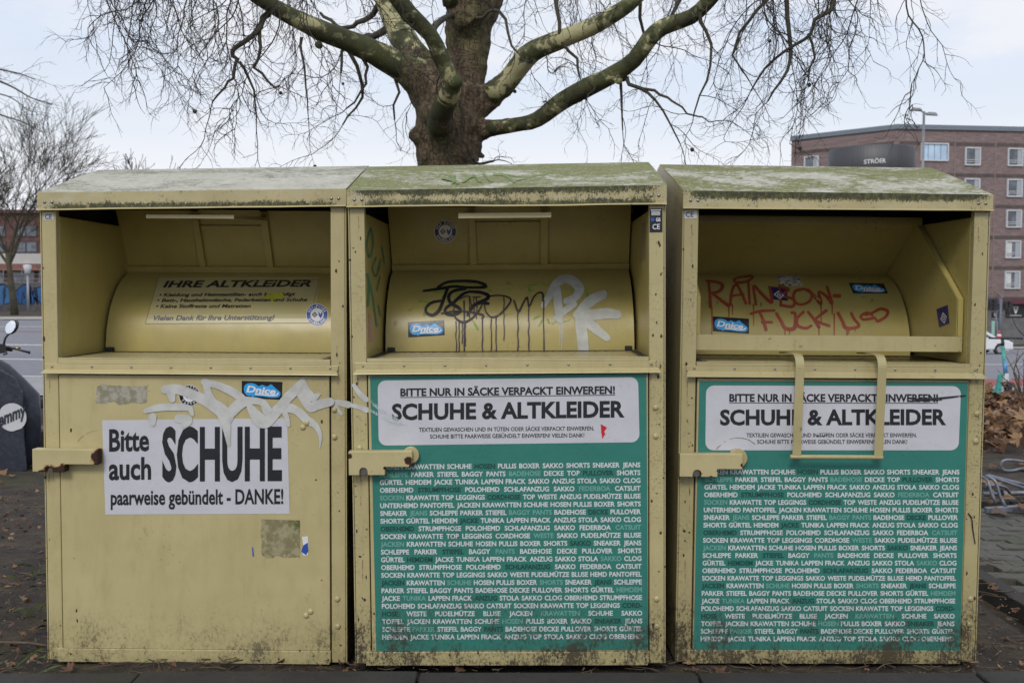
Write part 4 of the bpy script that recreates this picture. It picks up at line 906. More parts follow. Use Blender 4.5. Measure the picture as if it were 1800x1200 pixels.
# ------------------------------------------------------------------ ground, paving, road
def build_ground():
    xs = sorted(set([-400, -250, -150, -100, -70] + [round(v, 2) for v in np.arange(-50, -9, 3)] + [round(v, 3) for v in np.arange(-9, 9.01, .15)] + [round(v, 2) for v in np.arange(11, 72, 3)] + [100, 150, 250, 400]))
    ys = [-60, -20, -6, -2, 0, 1.5] + [round(v, 3) for v in np.arange(2.6, 12, .15)] + [round(v, 2) for v in np.arange(12, 30, .6)] + [round(v, 1) for v in np.arange(30, 110, 4)] + [125, 160, 250, 420]
    mb = MB(); nx = len(xs)
    for y in ys:
        for x in xs:
            z = terrain(x, y)
            if 3.2 < y < 19 and abs(x) < 10: z += .028 * mnoise.noise(Vector((x * 1.3, y * 1.3, 0))) + .016 * mnoise.noise(Vector((x * 4, y * 4, 3)))
            if x > 2.2 and 3.9 < y < 6.9: z = -.06
            mb.v.append((x, y, z))
    for j in range(len(ys) - 1):
        for i in range(nx - 1): a = j * nx + i; mb.face((a, a + 1, a + nx + 1, a + nx), smooth=True)
    n = N('soil'); o = n.obj()
    c = n.ramp(n.noise(5, 8, .7), [(.28, (.018, .013, .010)), (.48, (.040, .030, .023)), (.62, (.075, .056, .031)), (.8, (.14, .11, .085))])
    c = n.mix(n.mul(n.sm(n.noise(60, 4, .7), .58, .66), .7), c, (.20, .13, .07)); c = n.mix(n.mul(n.sm(n.noise(1.1, 4), .55, .7), .5), c, (.055, .06, .02))
    n.bump(n.math('ADD', n.noise(18, 8, .75), n.mul(n.noise(90, 4), .3)), .9, .03)
    structure(mb.build('ground', n.fin(c, .95)))
    # foreground strip of big slabs
    n = N('old_slabs'); o = n.obj()
    c = n.mix(n.sm(n.noise(3, 6, .7), .3, .7), (.024, .022, .019), (.043, .040, .034)); c = n.mix(n.mul(n.sm(n.noise(40, 5, .7), .5, .64), .6), c, (.022, .019, .016)); c = n.mix(n.mul(n.sm(n.noise(6, 5, .6), .55, .7), .6), c, (.03, .034, .015))
    n.bump(n.noise(50, 6, .7), .5, .006); slab = n.fin(c, .9)
    mb = MB(); x = -7.3; k = 0
    while x < 7:
        w = .985; dz = .004 * math.sin(k * 2.3)
        for y0 in (2.52, 1.52, .52, -.48, -1.48): mb.box(x, x + w, y0, y0 + .99, -.05, .078 + dz)
        x += w + .011; k += 1
    structure(mb.build('pavement', slab, bevel=.006))
    # interlocking wavy pavers right of the banks
    mb = MB(); yy = 4.02; r = 0; rnd = random.Random(5)
    while yy < 6.55:
        x = 2.40 + (.115 if r % 2 else 0)
        while x < 10.5:
            w, d = .225, .112; z0 = -.003 + terrain(x, yy) - .02 + rnd.uniform(-.004, .004); P = []
            e = .005; nn = 6
            for i in range(nn + 1): t = i / nn; P.append((x + e + (w - 2 * e) * t, yy + e + .016 * math.sin(t * 2 * math.pi)))
            for i in range(nn + 1): t = 1 - i / nn; P.append((x + e + (w - 2 * e) * t, yy + d - e + .016 * math.sin(t * 2 * math.pi)))
            mb.prism([(a, b, z0 - .05) for a, b in P], (0, 0, .06 + rnd.uniform(-.002, .002)))
            x += w
        yy += .112; r += 1
    n = N('paver_concrete'); o = n.obj()
    c = n.mix(n.sm(n.noise(5, 6, .7), .3, .7), (.070, .066, .056), (.115, .109, .093)); c = n.mix(n.mul(n.sm(n.noise(2.2, 5, .65), .48, .66), .65), c, (.045, .05, .024)); c = n.mix(n.mul(n.sm(n.noise(70, 4, .7), .55, .65), .4), c, (.04, .035, .03))
    n.bump(n.noise(80, 5, .7), .5, .004); pv = n.fin(c, .88)
    structure(mb.build('paving', pv, bevel=.004, seg=1))
    mb = MB(); yy = 4.0
    while yy < 6.4: mb.box(2.30, 2.385, yy, yy + .98, -.12, .035 + terrain(2.3, yy) - .02); yy += .99
    xx = 2.395
    while xx < 10.4: mb.box(xx, xx + .98, 6.68, 6.76, -.2, terrain(xx, 6.7) + .02); xx += .99
    structure(mb.build('paving_kerb', slab, bevel=.006))
    # sheets that follow the terrain
    def sheet(name, mat, xs, y0, y1, dz, ny=10, stuff=False):
        mb = MB(); m = len(xs)
        for j in range(ny + 1):
            y = y0 + (y1 - y0) * j / ny
            for x in xs: mb.v.append((x, y, terrain(x, y) + dz))
        for j in range(ny):
            for i in range(m - 1): a = j * m + i; mb.face((a, a + 1, a + m + 1, a + m), smooth=True)
        return structure(mb.build(name, mat))
    X = [-160, -120] + list(range(-90, 91, 3)) + [120, 160]
    asph = plain('asphalt', (.195, .195, .215), .8, 0, .10, 3); grey = plain('pavement_grey', (.30, .295, .30), .9, 0, .12, 2); redp = plain('cycle_red', (.30, .075, .07), .85, 0, .12, 2); wl = plain('road_paint', (.66, .66, .66), .7, 0, .08, 4)
    sheet('near_pavement', grey, X, 19.6, 23.4, .03); sheet('cycle_path', redp, [x for x in X if x >= 3], 23.4, 26.6, .032, 4)
    sheet('near_pavement_edge', grey, [x for x in X if x <= 3], 23.4, 24.5, .03, 3)
    sheet('road', asph, X, 24.3, 72.0, .012, 24); sheet('far_pavement', plain('far_pavement_beige', (.36, .33, .29), .9, 0, .1, .6), X, 72.0, 80.0, .06, 6)
    for nm, y, w, mat, xs in (('road_marking', 38.6, .45, wl, X), ('road_marking', 24.75, .22, wl, [x for x in X if x <= 0]), ('road_marking', 31.0, .30, wl, [x for x in X if x <= -6]), ('road_marking', 51.0, .55, redp, [x for x in X if x <= 0]), ('road_marking', 58, .4, wl, [x for x in X if x <= 0])):
        sheet(nm, mat, xs, y, y + w, .020, 1)
build_ground()

# leaves, twigs and grit nobody could count
def leaf_shape(rnd):
    a = []; 
    for k, (ang, r) in enumerate(((-90, .30), (-40, .55), (-15, .95), (15, .55), (48, 1.0), (70, .6), (90, 1.1), (110, .6), (132, 1.0), (165, .55), (195, .95), (220, .55))):
        r *= rnd.uniform(.85, 1.1); a.append((r * math.cos(R(ang)), r * math.sin(R(ang))))
    return a
def scatter_leaves(mb, rnd, n, fx, fy, size, lift_=.02, tilt=.5):
    for _ in range(n):
        x, y = fx(rnd), fy(rnd)
        s = size * rnd.uniform(.45, 1.2) * .5; z = max(terrain(x, y), 0.012 if x > 2.3 and 4 < y < 6.8 else -9) + rnd.uniform(.004, lift_)
        M = Matrix.Translation((x, y, z + s * .25)) @ Euler((rnd.gauss(0, tilt), rnd.gauss(0, tilt), rnd.uniform(0, 6.28))).to_matrix().to_4x4()
        cu = rnd.uniform(-.9, 1.2); k = len(mb.v); u = rnd.random(); sh = leaf_shape(rnd)
        mb.v.append(tuple(M @ Vector((0, 0, 0))))
        for a, b in sh: mb.v.append(tuple(M @ Vector((a * s * (1 - .25 * abs(cu)), b * s, s * cu * (a * a * .6 + .25 * b * b) + s * .12 * rnd.uniform(-1, 1)))))
        m = len(sh)
        for i in range(m): mb.face((k, k + 1 + i, k + 1 + (i + 1) % m), 0, [(u, 0)] * 3)
def leaves():
    n = N('dead_leaf'); u = n.sep(n.uv())[0]
    c = n.ramp(u, [(0., (.07, .035, .018)), (.3, (.16, .075, .032)), (.6, (.26, .135, .06)), (.85, (.36, .22, .11)), (1., (.10, .07, .05))])
    c = n.mix(n.mul(n.noise(30, 4), .5), c, (.06, .035, .02)); mat = n.fin(c, .7)
    rnd = random.Random(11); mb = MB()
    scatter_leaves(mb, rnd, 4600, lambda r: r.uniform(4.0, 10.5), lambda r: r.triangular(9.1, 18.8, 10.2), .21, .38, .7)
    scatter_leaves(mb, rnd, 420, lambda r: r.uniform(2.7, 7.5), lambda r: r.uniform(6.3, 9.6), .15, .03, .3)
    scatter_leaves(mb, rnd, 600, lambda r: r.uniform(-12, -2.5), lambda r: r.uniform(5.5, 18), .14, .03, .3)
    scatter_leaves(mb, rnd, 700, lambda r: r.uniform(-3.6, -1.8), lambda r: r.uniform(3.6, 8), .045, .02, .5); scatter_leaves(mb, rnd, 60, lambda r: r.uniform(-2.9, -1.8), lambda r: r.uniform(3.55, 5), .05, .02, .3)
    scatter_leaves(mb, rnd, 70, lambda r: r.uniform(-1.8, 2.6), lambda r: r.uniform(3.5, 3.75), .06, .02, .3)
    scatter_leaves(mb, rnd, 110, lambda r: r.uniform(1.7, 2.35), lambda r: r.uniform(3.5, 5.5), .05, .015, .3)
    tag(mb.build('fallen_leaves', mat), 'brown curled plane leaves heaped and scattered on the soil', 'fallen leaves', kind='stuff')
    tw = plain('twig_brown', (.10, .07, .045), .9, 0, .3, 30); mb = MB(); rnd = random.Random(4)
    for i in range(620):
        if i % 3 == 0: x, y = rnd.uniform(-2.6, -1.75), rnd.uniform(3.5, 6.2)
        elif i % 3 == 1: x, y = rnd.uniform(1.7, 2.5), rnd.uniform(3.5, 5.2)
        else: x, y = rnd.uniform(-1.9, 2.0), rnd.uniform(3.5, 3.75)
        a = rnd.uniform(0, 6.28); l = rnd.uniform(.02, .13); z = terrain(x, y) + rnd.uniform(.006, .035)
        p = [Vector((x, y, z)) + Vector((math.cos(a + .3 * k), math.sin(a + .3 * k), rnd.uniform(-.05, .05))) * l * k / 2 for k in range(3)]
        mb.tube(p, rnd.uniform(.0012, .0032), 4)
    for (px, py, py2) in ((0, 1141, 1134),):                      # a long bare stick at the left corner
        mb.tube([(-2.05, 3.86, .06), (-1.9, 3.84, .065), (-1.76, 3.80, .062)], [.005, .006, .003], 5)
    tag(mb.build('twig_litter', tw), 'thin dry twigs strewn on the soil round the banks', 'twigs', kind='stuff')
    st = plain('grit', (.15, .13, .11), .85, 0, .6, 12); mb = MB()
    for i in range(420):
        x = rnd.choice((rnd.uniform(-2.8, -1.7), rnd.uniform(1.75, 2.35))); y = rnd.uniform(3.5, 6); r = rnd.uniform(.0025, .007)
        mb.dome((x, y, terrain(x, y) + .001), r, (rnd.uniform(-.3, .3), rnd.uniform(-.3, .3), 1), .7, seg=6, rings=2)
    tag(mb.build('gravel', st), 'small pale stones and grit in the soil', 'gravel', kind='stuff')
    gm = plain('grass_green', (.075, .11, .028), .8, 0, .3, 30); mb = MB()
    for i in range(260):
        cx, cy = rnd.choice(((-2.1, 4.3), (-2.3, 4.9), (-1.95, 3.75), (5.2, 8.9), (4.6, 8.4))); x, y = cx + rnd.gauss(0, .22), cy + rnd.gauss(0, .16); a = rnd.uniform(0, 6.28); l = rnd.uniform(.03, .11); z = terrain(x, y)
        d = Vector((math.cos(a), math.sin(a), .25)); s = Vector((-math.sin(a), math.cos(a), 0)) * .0022
        p = Vector((x, y, z + .005)); mb.poly([p - s, p + s, p + d * l * .6 + s * .7 + Vector((0, 0, l * .1))]); mb.poly([p - s, p + d * l * .6 + s * .7 + Vector((0, 0, l * .1)), p + d * l])
    tag(mb.build('grass_blades', gm), 'sparse green grass blades lying on the dark soil', 'grass', kind='stuff')
leaves()

# ------------------------------------------------------------------ the plane tree behind the banks
def walk(rnd, p, d, length, seg, droop, wob):
    pts = [p.copy()]; d = d.normalized(); n = max(2, int(length / seg)); c = Vector((rnd.gauss(0, wob), rnd.gauss(0, wob), rnd.gauss(0, wob)))
    for i in range(n):
        c = c * .35 + Vector((rnd.gauss(0, wob), rnd.gauss(0, wob), rnd.gauss(0, wob))) * .95; lift_ = droop * (1 if i < n * .78 else -.35)
        d = (d + c + Vector((0, 0, -lift_))).normalized(); p = p + d * seg; pts.append(p.copy())
    return pts
def spray_twigs(mb, rnd, p, d, length, r, level, droop, fruits=None):
    pts = walk(rnd, p, d, length, .055 if level == 0 else .038, droop, .20 if level == 0 else .26)
    n = len(pts); mb.tube(pts, [r * (1 - .68 * i / (n - 1)) for i in range(n)], 4 if level == 0 else 3, cap=False)
    if fruits is not None and level == 0 and rnd.random() < .06: fruits.append(pts[-1])
    if level >= 2: return
    for i in range(1, n):
        if rnd.random() < (.80 if level == 0 else .58):
            t = (pts[i] - pts[i - 1]).normalized(); q = Vector((rnd.gauss(0, 1), rnd.gauss(0, 1), rnd.gauss(0, 1))); q = (q - t * q.dot(t)).normalized()
            spray_twigs(mb, rnd, pts[i], t * .80 + q * .8, length * rnd.uniform(.16, .38), r * .55, level + 1, droop * .9, fruits)
def plane_tree():
    YT = 7.6
    base = on_ground(782, YT); rt = root('plane_tree', base, 'old plane tree with mottled limbs rising behind the middle bank', 'tree')
    n = N('plane_bark'); o = n.obj(); z = n.sep(o)[2]
    brown = n.ramp(n.noise(7, 7, .7, n.map(o, (1.6, 1.6, .5)), 1.2), [(.3, (.075, .053, .031)), (.5, (.20, .142, .082)), (.7, (.34, .255, .155))])
    ck = n.math('ABSOLUTE', n.math('SUBTRACT', n.noise(8, 6, .65, n.map(o, (1.8, 1.8, .42)), 1.5), .5)); wr = n.math('ABSOLUTE', n.math('SUBTRACT', n.noise(6, 5, .65, n.map(o, (.7, .7, 2.6), (3, 1, 5)), 1.2), .5))
    crack = n.math('MAXIMUM', n.sm(ck, .022, .0), n.mul(n.sm(wr, .018, .0), .6))
    brown = n.mix(n.mul(n.sm(n.noise(2.5, 5, .6), .5, .62), .7), brown, (.175, .165, .060)); brown = n.mix(n.sm(n.noise(3.6, 4, .55, n.map(o, (1, 1, .8), (4, 0, 2))), .665, .685), brown, (.36, .27, .13))
    n.bump(n.math('ADD', n.noise(7, 8, .75, n.map(o, (1.6, 1.6, .5)), 1.2), n.math('SUBTRACT', n.mul(n.noise(45, 5, .7, n.map(o, (1, 1, .5))), .5), n.mul(crack, 1.2))), 1.0, .06); brown = n.mix(n.mul(crack, .75), brown, (.028, .019, .012)); trunk_m = n.fin(brown, .9)
    def limb_mat(name, th, green):
        n = N(name); o = n.obj(); p = n.math('ADD', n.mul(n.noise(5.0, 5, .55, n.map(o, (1, 1, 1)), .6), .75), n.mul(n.noise(22, 4, .6), .25)); m = n.sm(p, th, th + .02); m2 = n.sm(p, th - .045, th - .03)
        dark = n.mix(n.sm(n.noise(9, 5, .6), .35, .65), (.030, .032, .011), (.062, .064, .023)); dark = n.mix(n.mul(n.sm(n.noise(3, 3), .45, .65), green), dark, (.070, .078, .022))
        c = n.mix(m2, dark, (.12, .12, .055)); c = n.mix(m, c, n.mix(n.noise(12, 3), (.34, .32, .165), (.45, .41, .23)))
        n.bump(n.math('ADD', n.noise(14, 6, .65), n.mul(m, .25)), .45, .02); return n.fin(c, .85)
    dark_m, pale_m, mid_m = limb_mat('bark_dark', .572, .7), limb_mat('bark_pale', .485, .5), limb_mat('bark_mottled', .520, .5)
    def P(q): return [at(a[0], a[1], YT + a[3]) - base for a in q], [a[2] / FPX * (YT + a[3]) for a in q]
    tr = [(778, 1000, 62, 0), (781, 600, 57, 0), (785, 400, 53, 0), (788, 300, 53, 0), (788, 250, 58, 0), (788, 210, 58, 0), (786, 175, 58, 0), (788, 150, 55, 0)]
    limbs = {
     'A': ('dark', [(768, 175, 40, 0), (735, 135, 31, -.05), (705, 118, 25, -.1), (640, 84, 20, -.25), (560, 52, 17, -.4), (495, 20, 14, -.55), (440, -15, 13, -.7), (360, -75, 11, -.8), (270, -120, 9, -.9), (170, -135, 7, -1.0)]),
     'B': ('mottled', [(775, 160, 40, .15), (745, 128, 34, .2), (718, 85, 25, .3), (696, 40, 22, .4), (670, -20, 19, .5), (630, -90, 15, .7), (570, -150, 11, .9)]),
     'C': ('dark', [(772, 225, 22, -.30), (775, 200, 20, -.46), (788, 170, 18, -.62), (794, 148, 16.5, -.72), (784, 122, 14, -.78), (772, 95, 14.5, -.82), (757, 62, 14, -.9), (720, 25, 15, -1.0), (690, -15, 14, -1.1), (640, -80, 11, -1.3), (560, -130, 8, -1.5)]),
     'D': ('trunk', [(800, 190, 50, .05), (814, 140, 40, .1), (821, 100, 38, .1), (824, 60, 41, .1), (828, 25, 47, .1), (835, -20, 52, .1), (870, -90, 34, .2), (930, -170, 26, .4)]),
     'E': ('mottled', [(826, 40, 28, -.05), (800, 5, 22, -.1), (790, -40, 20, -.2), (775, -110, 16, -.3), (730, -180, 12, -.3)]),
     'F': ('pale', [(836, 185, 26, 0), (862, 168, 22, -.05), (895, 140, 18.5, -.1), (925, 100, 18.5, -.2), (950, 84, 17, -.25), (985, 70, 16, -.3), (1040, 48, 14.5, -.4), (1075, 28, 14, -.5), (1105, 8, 13, -.55), (1160, -40, 12, -.6), (1260, -95, 9, -.7), (1370, -125, 7, -.8)]),
     'G': ('dark', [(830, 232, 18, 0), (858, 226, 14, -.05), (905, 220, 12.5, -.15), (945, 210, 13.5, -.25), (985, 180, 15.5, -.35), (1030, 155, 16, -.45), (1080, 130, 15, -.55), (1115, 105, 14, -.65), (1140, 70, 14.5, -.7), (1165, 48, 14, -.75), (1215, 30, 13, -.8), (1245, 3, 12, -.9), (1300, -50, 11, -1.0), (1390, -100, 9, -1.1), (1500, -115, 7, -1.3), (1590, -90, 5, -1.4)]),
    }
    mats = dict(dark=dark_m, mottled=mid_m, pale=pale_m, trunk=trunk_m)
    mb = MB(); pts, rad = P(tr); mb.tube(pts, rad, 28, jit=.14)
    for k in 'ABCDEFG':
        pts, rad = P(limbs[k][1]); m = {'D': 6, 'C': 2}.get(k, 3); mb.tube(pts[:m], rad[:m], 18, jit=.10)
    c = at(738, 238, YT - .1) - base; mb.dome(tuple(c), .085, (-1, -.3, .1), 1.0, seg=14); c = at(832, 262, YT) - base; mb.dome(tuple(c), .07, (1, -.3, -.1), 1.0, seg=14)
    for (px, py, r_, dy) in ((757, 200, .10, -.16), (815, 215, .11, -.14), (800, 270, .09, -.18), (755, 270, .07, -.15)): mb.dome(tuple(at(px, py, YT + dy) - base), r_, (0, -1, 0), .8, seg=14)
    tk = mb.build('trunk', trunk_m, rt)
    rm = tk.modifiers.new('r', 'REMESH'); rm.mode = 'VOXEL'; rm.voxel_size = .019; rm.use_smooth_shade = True
    smo = tk.modifiers.new('s', 'SMOOTH'); smo.factor = .5; smo.iterations = 5
    for nm, sc, stg in (('lumps', .22, .05), ('ridges', .06, .022)):
        tx = bpy.data.textures.new(nm, 'CLOUDS'); tx.noise_scale = sc; dm = tk.modifiers.new(nm, 'DISPLACE'); dm.texture = tx; dm.strength = stg; dm.texture_coords = 'LOCAL'
    bpy.context.view_layer.update()
    me = bpy.data.meshes.new_from_object(tk.evaluated_get(bpy.context.evaluated_depsgraph_get())); tk.modifiers.clear(); tk.data = me; me.name = 'trunk'
    for p_ in me.polygons: p_.use_smooth = True
    for k in 'ABCEFG':
        q = limbs[k][1]; pts, rad = P(q); cut = {'C': 1}.get(k, 2); V = [Vector((*p, r)) for p, r in zip(pts[cut - 1:], rad[cut - 1:])]; C = catmull([tuple(v) for v in V], .055)
        rr = random.Random(ord(k)); mb = MB(); mb.tube([c[:3] for c in C], [c[3] * (1 + .05 * mnoise.noise(Vector((i * .35, ord(k), 0)))) for i, c in enumerate(C)], 20, jit=.07); mb.build('limb', mats[limbs[k][0]], rt)
    # knots and cut stubs
    for (px, py, dy, r_) in ((800, 145, -.80, .05), (1147, 66, -.74, .045), (1085, 140, -.56, .04), (932, 106, -.24, .03), (728, 92, .2, .03), (560, 80, -.42, .03)): mb = MB(); mb.dome(tuple(at(px, py, YT + dy) - base), r_, (.4, -.7, .3), 1.1, seg=12); mb.build('knot', dark_m, rt)
    # secondary branches, then the hanging curtains of twigs
    sec = [[(470, 22, 6, -.55), (457, 48, 5, -.6), (430, 75, 4.5, -.62), (405, 93, 4.2, -.65), (418, 106, 3.6, -.66), (405, 135, 2.6, -.68), (395, 155, 2.2, -.7), (370, 178, 1.5, -.72)], [(418, 106, 3, -.66), (436, 140, 2.3, -.64), (450, 178, 1.6, -.62), (452, 210, 1, -.6)],
           [(455, 52, 3.6, -.6), (458, 85, 3, -.58), (452, 118, 2.7, -.57), (470, 140, 2.2, -.56), (490, 152, 1.5, -.55)], [(530, 62, 3, -.45), (530, 95, 2.2, -.45), (540, 150, 1.6, -.42), (545, 200, 1, -.4)], [(690, 40, 8, .4), (660, 62, 6, .5), (620, 70, 4.5, .6), (600, 95, 3, .7), (600, 130, 2, .7)], [(675, 0, 6, .4), (640, 35, 4.5, .6), (600, 50, 3.5, .7), (560, 20, 2.5, .8)],
           [(640, 95, 3.5, -.25), (645, 130, 2.6, -.2), (635, 165, 2, -.18), (610, 190, 1.4, -.15)], [(690, 120, 3.5, -.1), (700, 160, 2.4, -.1), (690, 210, 1.6, -.08)], [(605, 75, 4, .4), (640, 150, 3, .6), (625, 190, 2, .7), (600, 220, 1.4, .7)],
           [(758, 60, 7, -.9), (768, 42, 6, -.6), (790, 28, 5, -.2), (814, 24, 7, .1)], [(975, -20, 4, -.3), (982, 40, 3.4, -.35), (990, 75, 3, -.36), (1012, 105, 2.5, -.38), (1018, 135, 2, -.4)], [(1095, 138, 5, -.56), (1110, 148, 3.6, -.6), (1140, 165, 2.6, -.65), (1165, 195, 2, -.7), (1195, 250, 1.2, -.75)], [(1115, 150, 3, -.6), (1160, 165, 2.4, -.7), (1200, 190, 1.8, -.8), (1250, 215, 1, -.9)],
           [(1085, 140, 3, -.55), (1095, 180, 2, -.5), (1090, 230, 1.2, -.48)], [(1232, 20, 4, -.9), (1240, 60, 3, -.9), (1250, 95, 2.4, -.92), (1242, 140, 2, -.93), (1215, 200, 1.3, -.95)], [(1380, -80, 5, -1.1), (1384, 30, 4, -1.1), (1390, 85, 3.6, -1.1), (1384, 125, 2.8, -1.1), (1360, 160, 2, -1.1), (1350, 178, 1.5, -1.1)],
           [(1470, -70, 5, -1.2), (1465, 5, 4.5, -1.2), (1455, 22, 4, -1.2), (1432, 35, 3.6, -1.2), (1424, 62, 3, -1.15), (1380, 90, 2.6, -1.1), (1345, 120, 2, -1.0), (1320, 160, 1.4, -.95)], [(1424, 62, 2.6, -1.2), (1428, 100, 2, -1.2), (1422, 145, 1.3, -1.2)], [(1360, -30, 3, -.9), (1330, 20, 3, -.9), (1300, 60, 2.5, -.9), (1290, 100, 1.8, -.95), (1315, 140, 1.2, -1)],
           [(1245, -40, 6, .2), (1200, -10, 4, .3), (1180, 30, 3, .3), (1160, 70, 2, .3)], [(1130, -30, 4, -.3), (1125, 30, 3, -.2), (1140, 80, 2, -.1)], [(835, 30, 3, -.3), (880, 20, 3, -.4), (895, 60, 2.4, -.45), (905, 95, 1.6, -.5)], [(845, 270, 4, .1), (835, 285, 3, -.2), (870, 282, 2, -.4)],
           # beyond the frame: the boughs the curtains hang from
           [(440, -15, 9, -.7), (330, -50, 8, -1.1), (250, -45, 6, -1.4), (180, -35, 4, -1.6)], [(360, -75, 8, -.8), (260, -60, 6, -.4), (180, -70, 5, 0)], [(570, -150, 9, .9), (420, -100, 7, 1.2), (330, -80, 5, 1.5)], [(630, -90, 8, .7), (500, -60, 6, .9), (400, -50, 5, 1.0)],
           [(640, -80, 8, -1.3), (520, -70, 6, -1.6), (420, -60, 5, -1.9)], [(930, -170, 12, .4), (1040, -100, 8, .8), (1150, -80, 6, 1.1), (1260, -60, 4, 1.4)], [(870, -90, 8, .2), (960, -60, 6, -.2), (1060, -60, 5, -.4)], [(1300, -50, 7, -1), (1330, -40, 6, -1.5), (1420, -50, 5, -1.8), (1500, -35, 4, -2)], [(1370, -125, 6, -.8), (1450, -90, 5, -.4), (1530, -60, 4, -.2)], [(1560, -95, 5, -1.4), (1590, -60, 3, -1.4), (1610, -35, 2.5, -1.4)]]
    rnd = random.Random(21); tw = MB(); fruits = []; twig_bark = plain('branch_bark', (.050, .044, .028), .85, 0, .3, 6)
    for q in sec:
        pts, rad = P(q); C = catmull([(*p, r) for p, r in zip(pts, rad)], .05)
        mb = MB()
        if q[0][1] > -60 and q[-1][2] < 3: C = [c + np.array([rnd.gauss(0, .009), rnd.gauss(0, .009), rnd.gauss(0, .009), 0]) for c in C]
        mb.tube([c[:3] for c in C], [max(.0025, c[3]) for c in C], 7, cap=False); mb.build('branch', twig_bark, rt)
        off = q[-1][1] < -10
        stepn = 3 if off else 4
        for i in range(3, len(C), stepn):
            p = Vector(C[i][:3])
            if off:
                for _ in range(1 if rnd.random() < .40 else 2): spray_twigs(tw, rnd, p, Vector((rnd.gauss(0, .6), rnd.gauss(0, .6), -.7)), rnd.uniform(.45, 1.25), rnd.uniform(.0036, .0066), 0, rnd.uniform(.10, .24), fruits)
            else:
                spray_twigs(tw, rnd, p, Vector((rnd.gauss(0, .8), rnd.gauss(0, .8), rnd.gauss(-.35, .6))), rnd.uniform(.25, .7), .0036, 0, rnd.uniform(.02, .14), fruits)
        e = Vector(C[-1][:3]); spray_twigs(tw, rnd, e, e - Vector(C[-4][:3]), rnd.uniform(.4, .8), .004, 0, .08, fruits)
    for k in 'ABCFG':
        q = limbs[k][1]; pts, rad = P(q); C = catmull([(*p, r) for p, r in zip(pts[3:], rad[3:])], .05)
        for i in range(2, len(C), 7 if k in 'FG' else 6):
            a = rnd.uniform(0, 6.28); d = Vector((math.cos(a) * .5, math.sin(a) * .9, rnd.uniform(-1, .3)))
            spray_twigs(tw, rnd, Vector(C[i][:3]) + d.normalized() * C[i][3] * .8, d, rnd.uniform(.4, 1.0), .0050, 0, rnd.uniform(.04, .14), fruits)
    tm = plain('twig_dark', (.040, .033, .028), .85, 0, .3, 4)
    tw.build('twigs', tm, rt)['kind'] = 'stuff'
    fb = MB()
    for p in fruits: fb.lathe([(.001, -.014), (.010, -.010), (.014, 0), (.010, .010), (.001, .014)], tuple(p), 8)
    if fruits: fb.build('seed_balls', tm, rt)['kind'] = 'stuff'
    print('twig faces', len(tw.f))
plane_tree()

# ------------------------------------------------------------------ bare trees across the road
def bare_tree(name, loc, h, label, seed, mat, spread=.55, trunk_r=.35, first=.22, levels=5, lean=0, thin=.02, group='bare trees beyond the road', dens=1.0, fork=5):
    rnd = random.Random(seed); rt = root(name, loc, label, 'tree', group)
    tb = MB(); cb = MB()
    def grow(p, d, L, r, lv):
        n = 5; pts = [p.copy()]; q = p.copy()
        for i in range(n):
            w_ = .03 if lv == 0 else .10; d = (d + Vector((rnd.gauss(0, w_), rnd.gauss(0, w_), rnd.gauss(.05, .07)))).normalized(); q = q + d * L / n; pts.append(q.copy())
        rads = [max(thin, r * (1 - .5 * i / n)) for i in range(n + 1)]
        (tb if lv == 0 else cb).tube(pts, rads, 10 if lv == 0 else 5 if lv == 1 else 3, cap=lv == 0)
        if lv >= levels: return
        kids = fork if lv == 0 else int(round((4 if lv < 3 else 5) * dens))
        for k in range(kids):
            i = n - (k % 2) if lv == 0 else rnd.randint(1, n); t = (pts[i] - pts[i - 1]).normalized(); a = 2 * math.pi * (k / kids) + rnd.uniform(-.5, .5)
            u = t.orthogonal().normalized(); w = t.cross(u); sp_ = spread * rnd.uniform(.6, 1.35)
            grow(pts[i], t + (u * math.cos(a) + w * math.sin(a)) * sp_, L * rnd.uniform(.55, .80) if lv else h * .36 * rnd.uniform(.8, 1.1), rads[i] * (.62 if lv == 0 else .6), lv + 1)
    grow(Vector((0, 0, -.1)), Vector((lean, 0, 1)), h * first, trunk_r, 0)
    tb.build('trunk', mat, rt); cb.build('crown', mat, rt)
    return rt
bk = N('far_bark'); far_bark = bk.fin(bk.mix(bk.sm(bk.noise(1.2, 4), .35, .65), (.045, .038, .028), (.080, .072, .040)), .9)
far_dark = plain('far_bark_dark', (.055, .047, .031), .9, 0, .2, 2)
bare_tree('bare_tree', on_ground(26, 88), 18.5, 'broad bare tree with a knotted trunk in front of the blue graffiti wall', 5, far_bark, .60, .36, .30, 5, 0, .017, dens=1.0, fork=6)
bare_tree('bare_tree', on_ground(-190, 95), 17, 'bare tree at the left edge of the road, only its outer twigs in view', 12, far_bark, .6, .40, .25, 5, 0, .03)
bare_tree('bare_tree', on_ground(225, 110), 15.8, 'far bare tree whose twig tips show over the left bank roof', 8, far_bark, .6, .30, .30, 5, 0, .03)
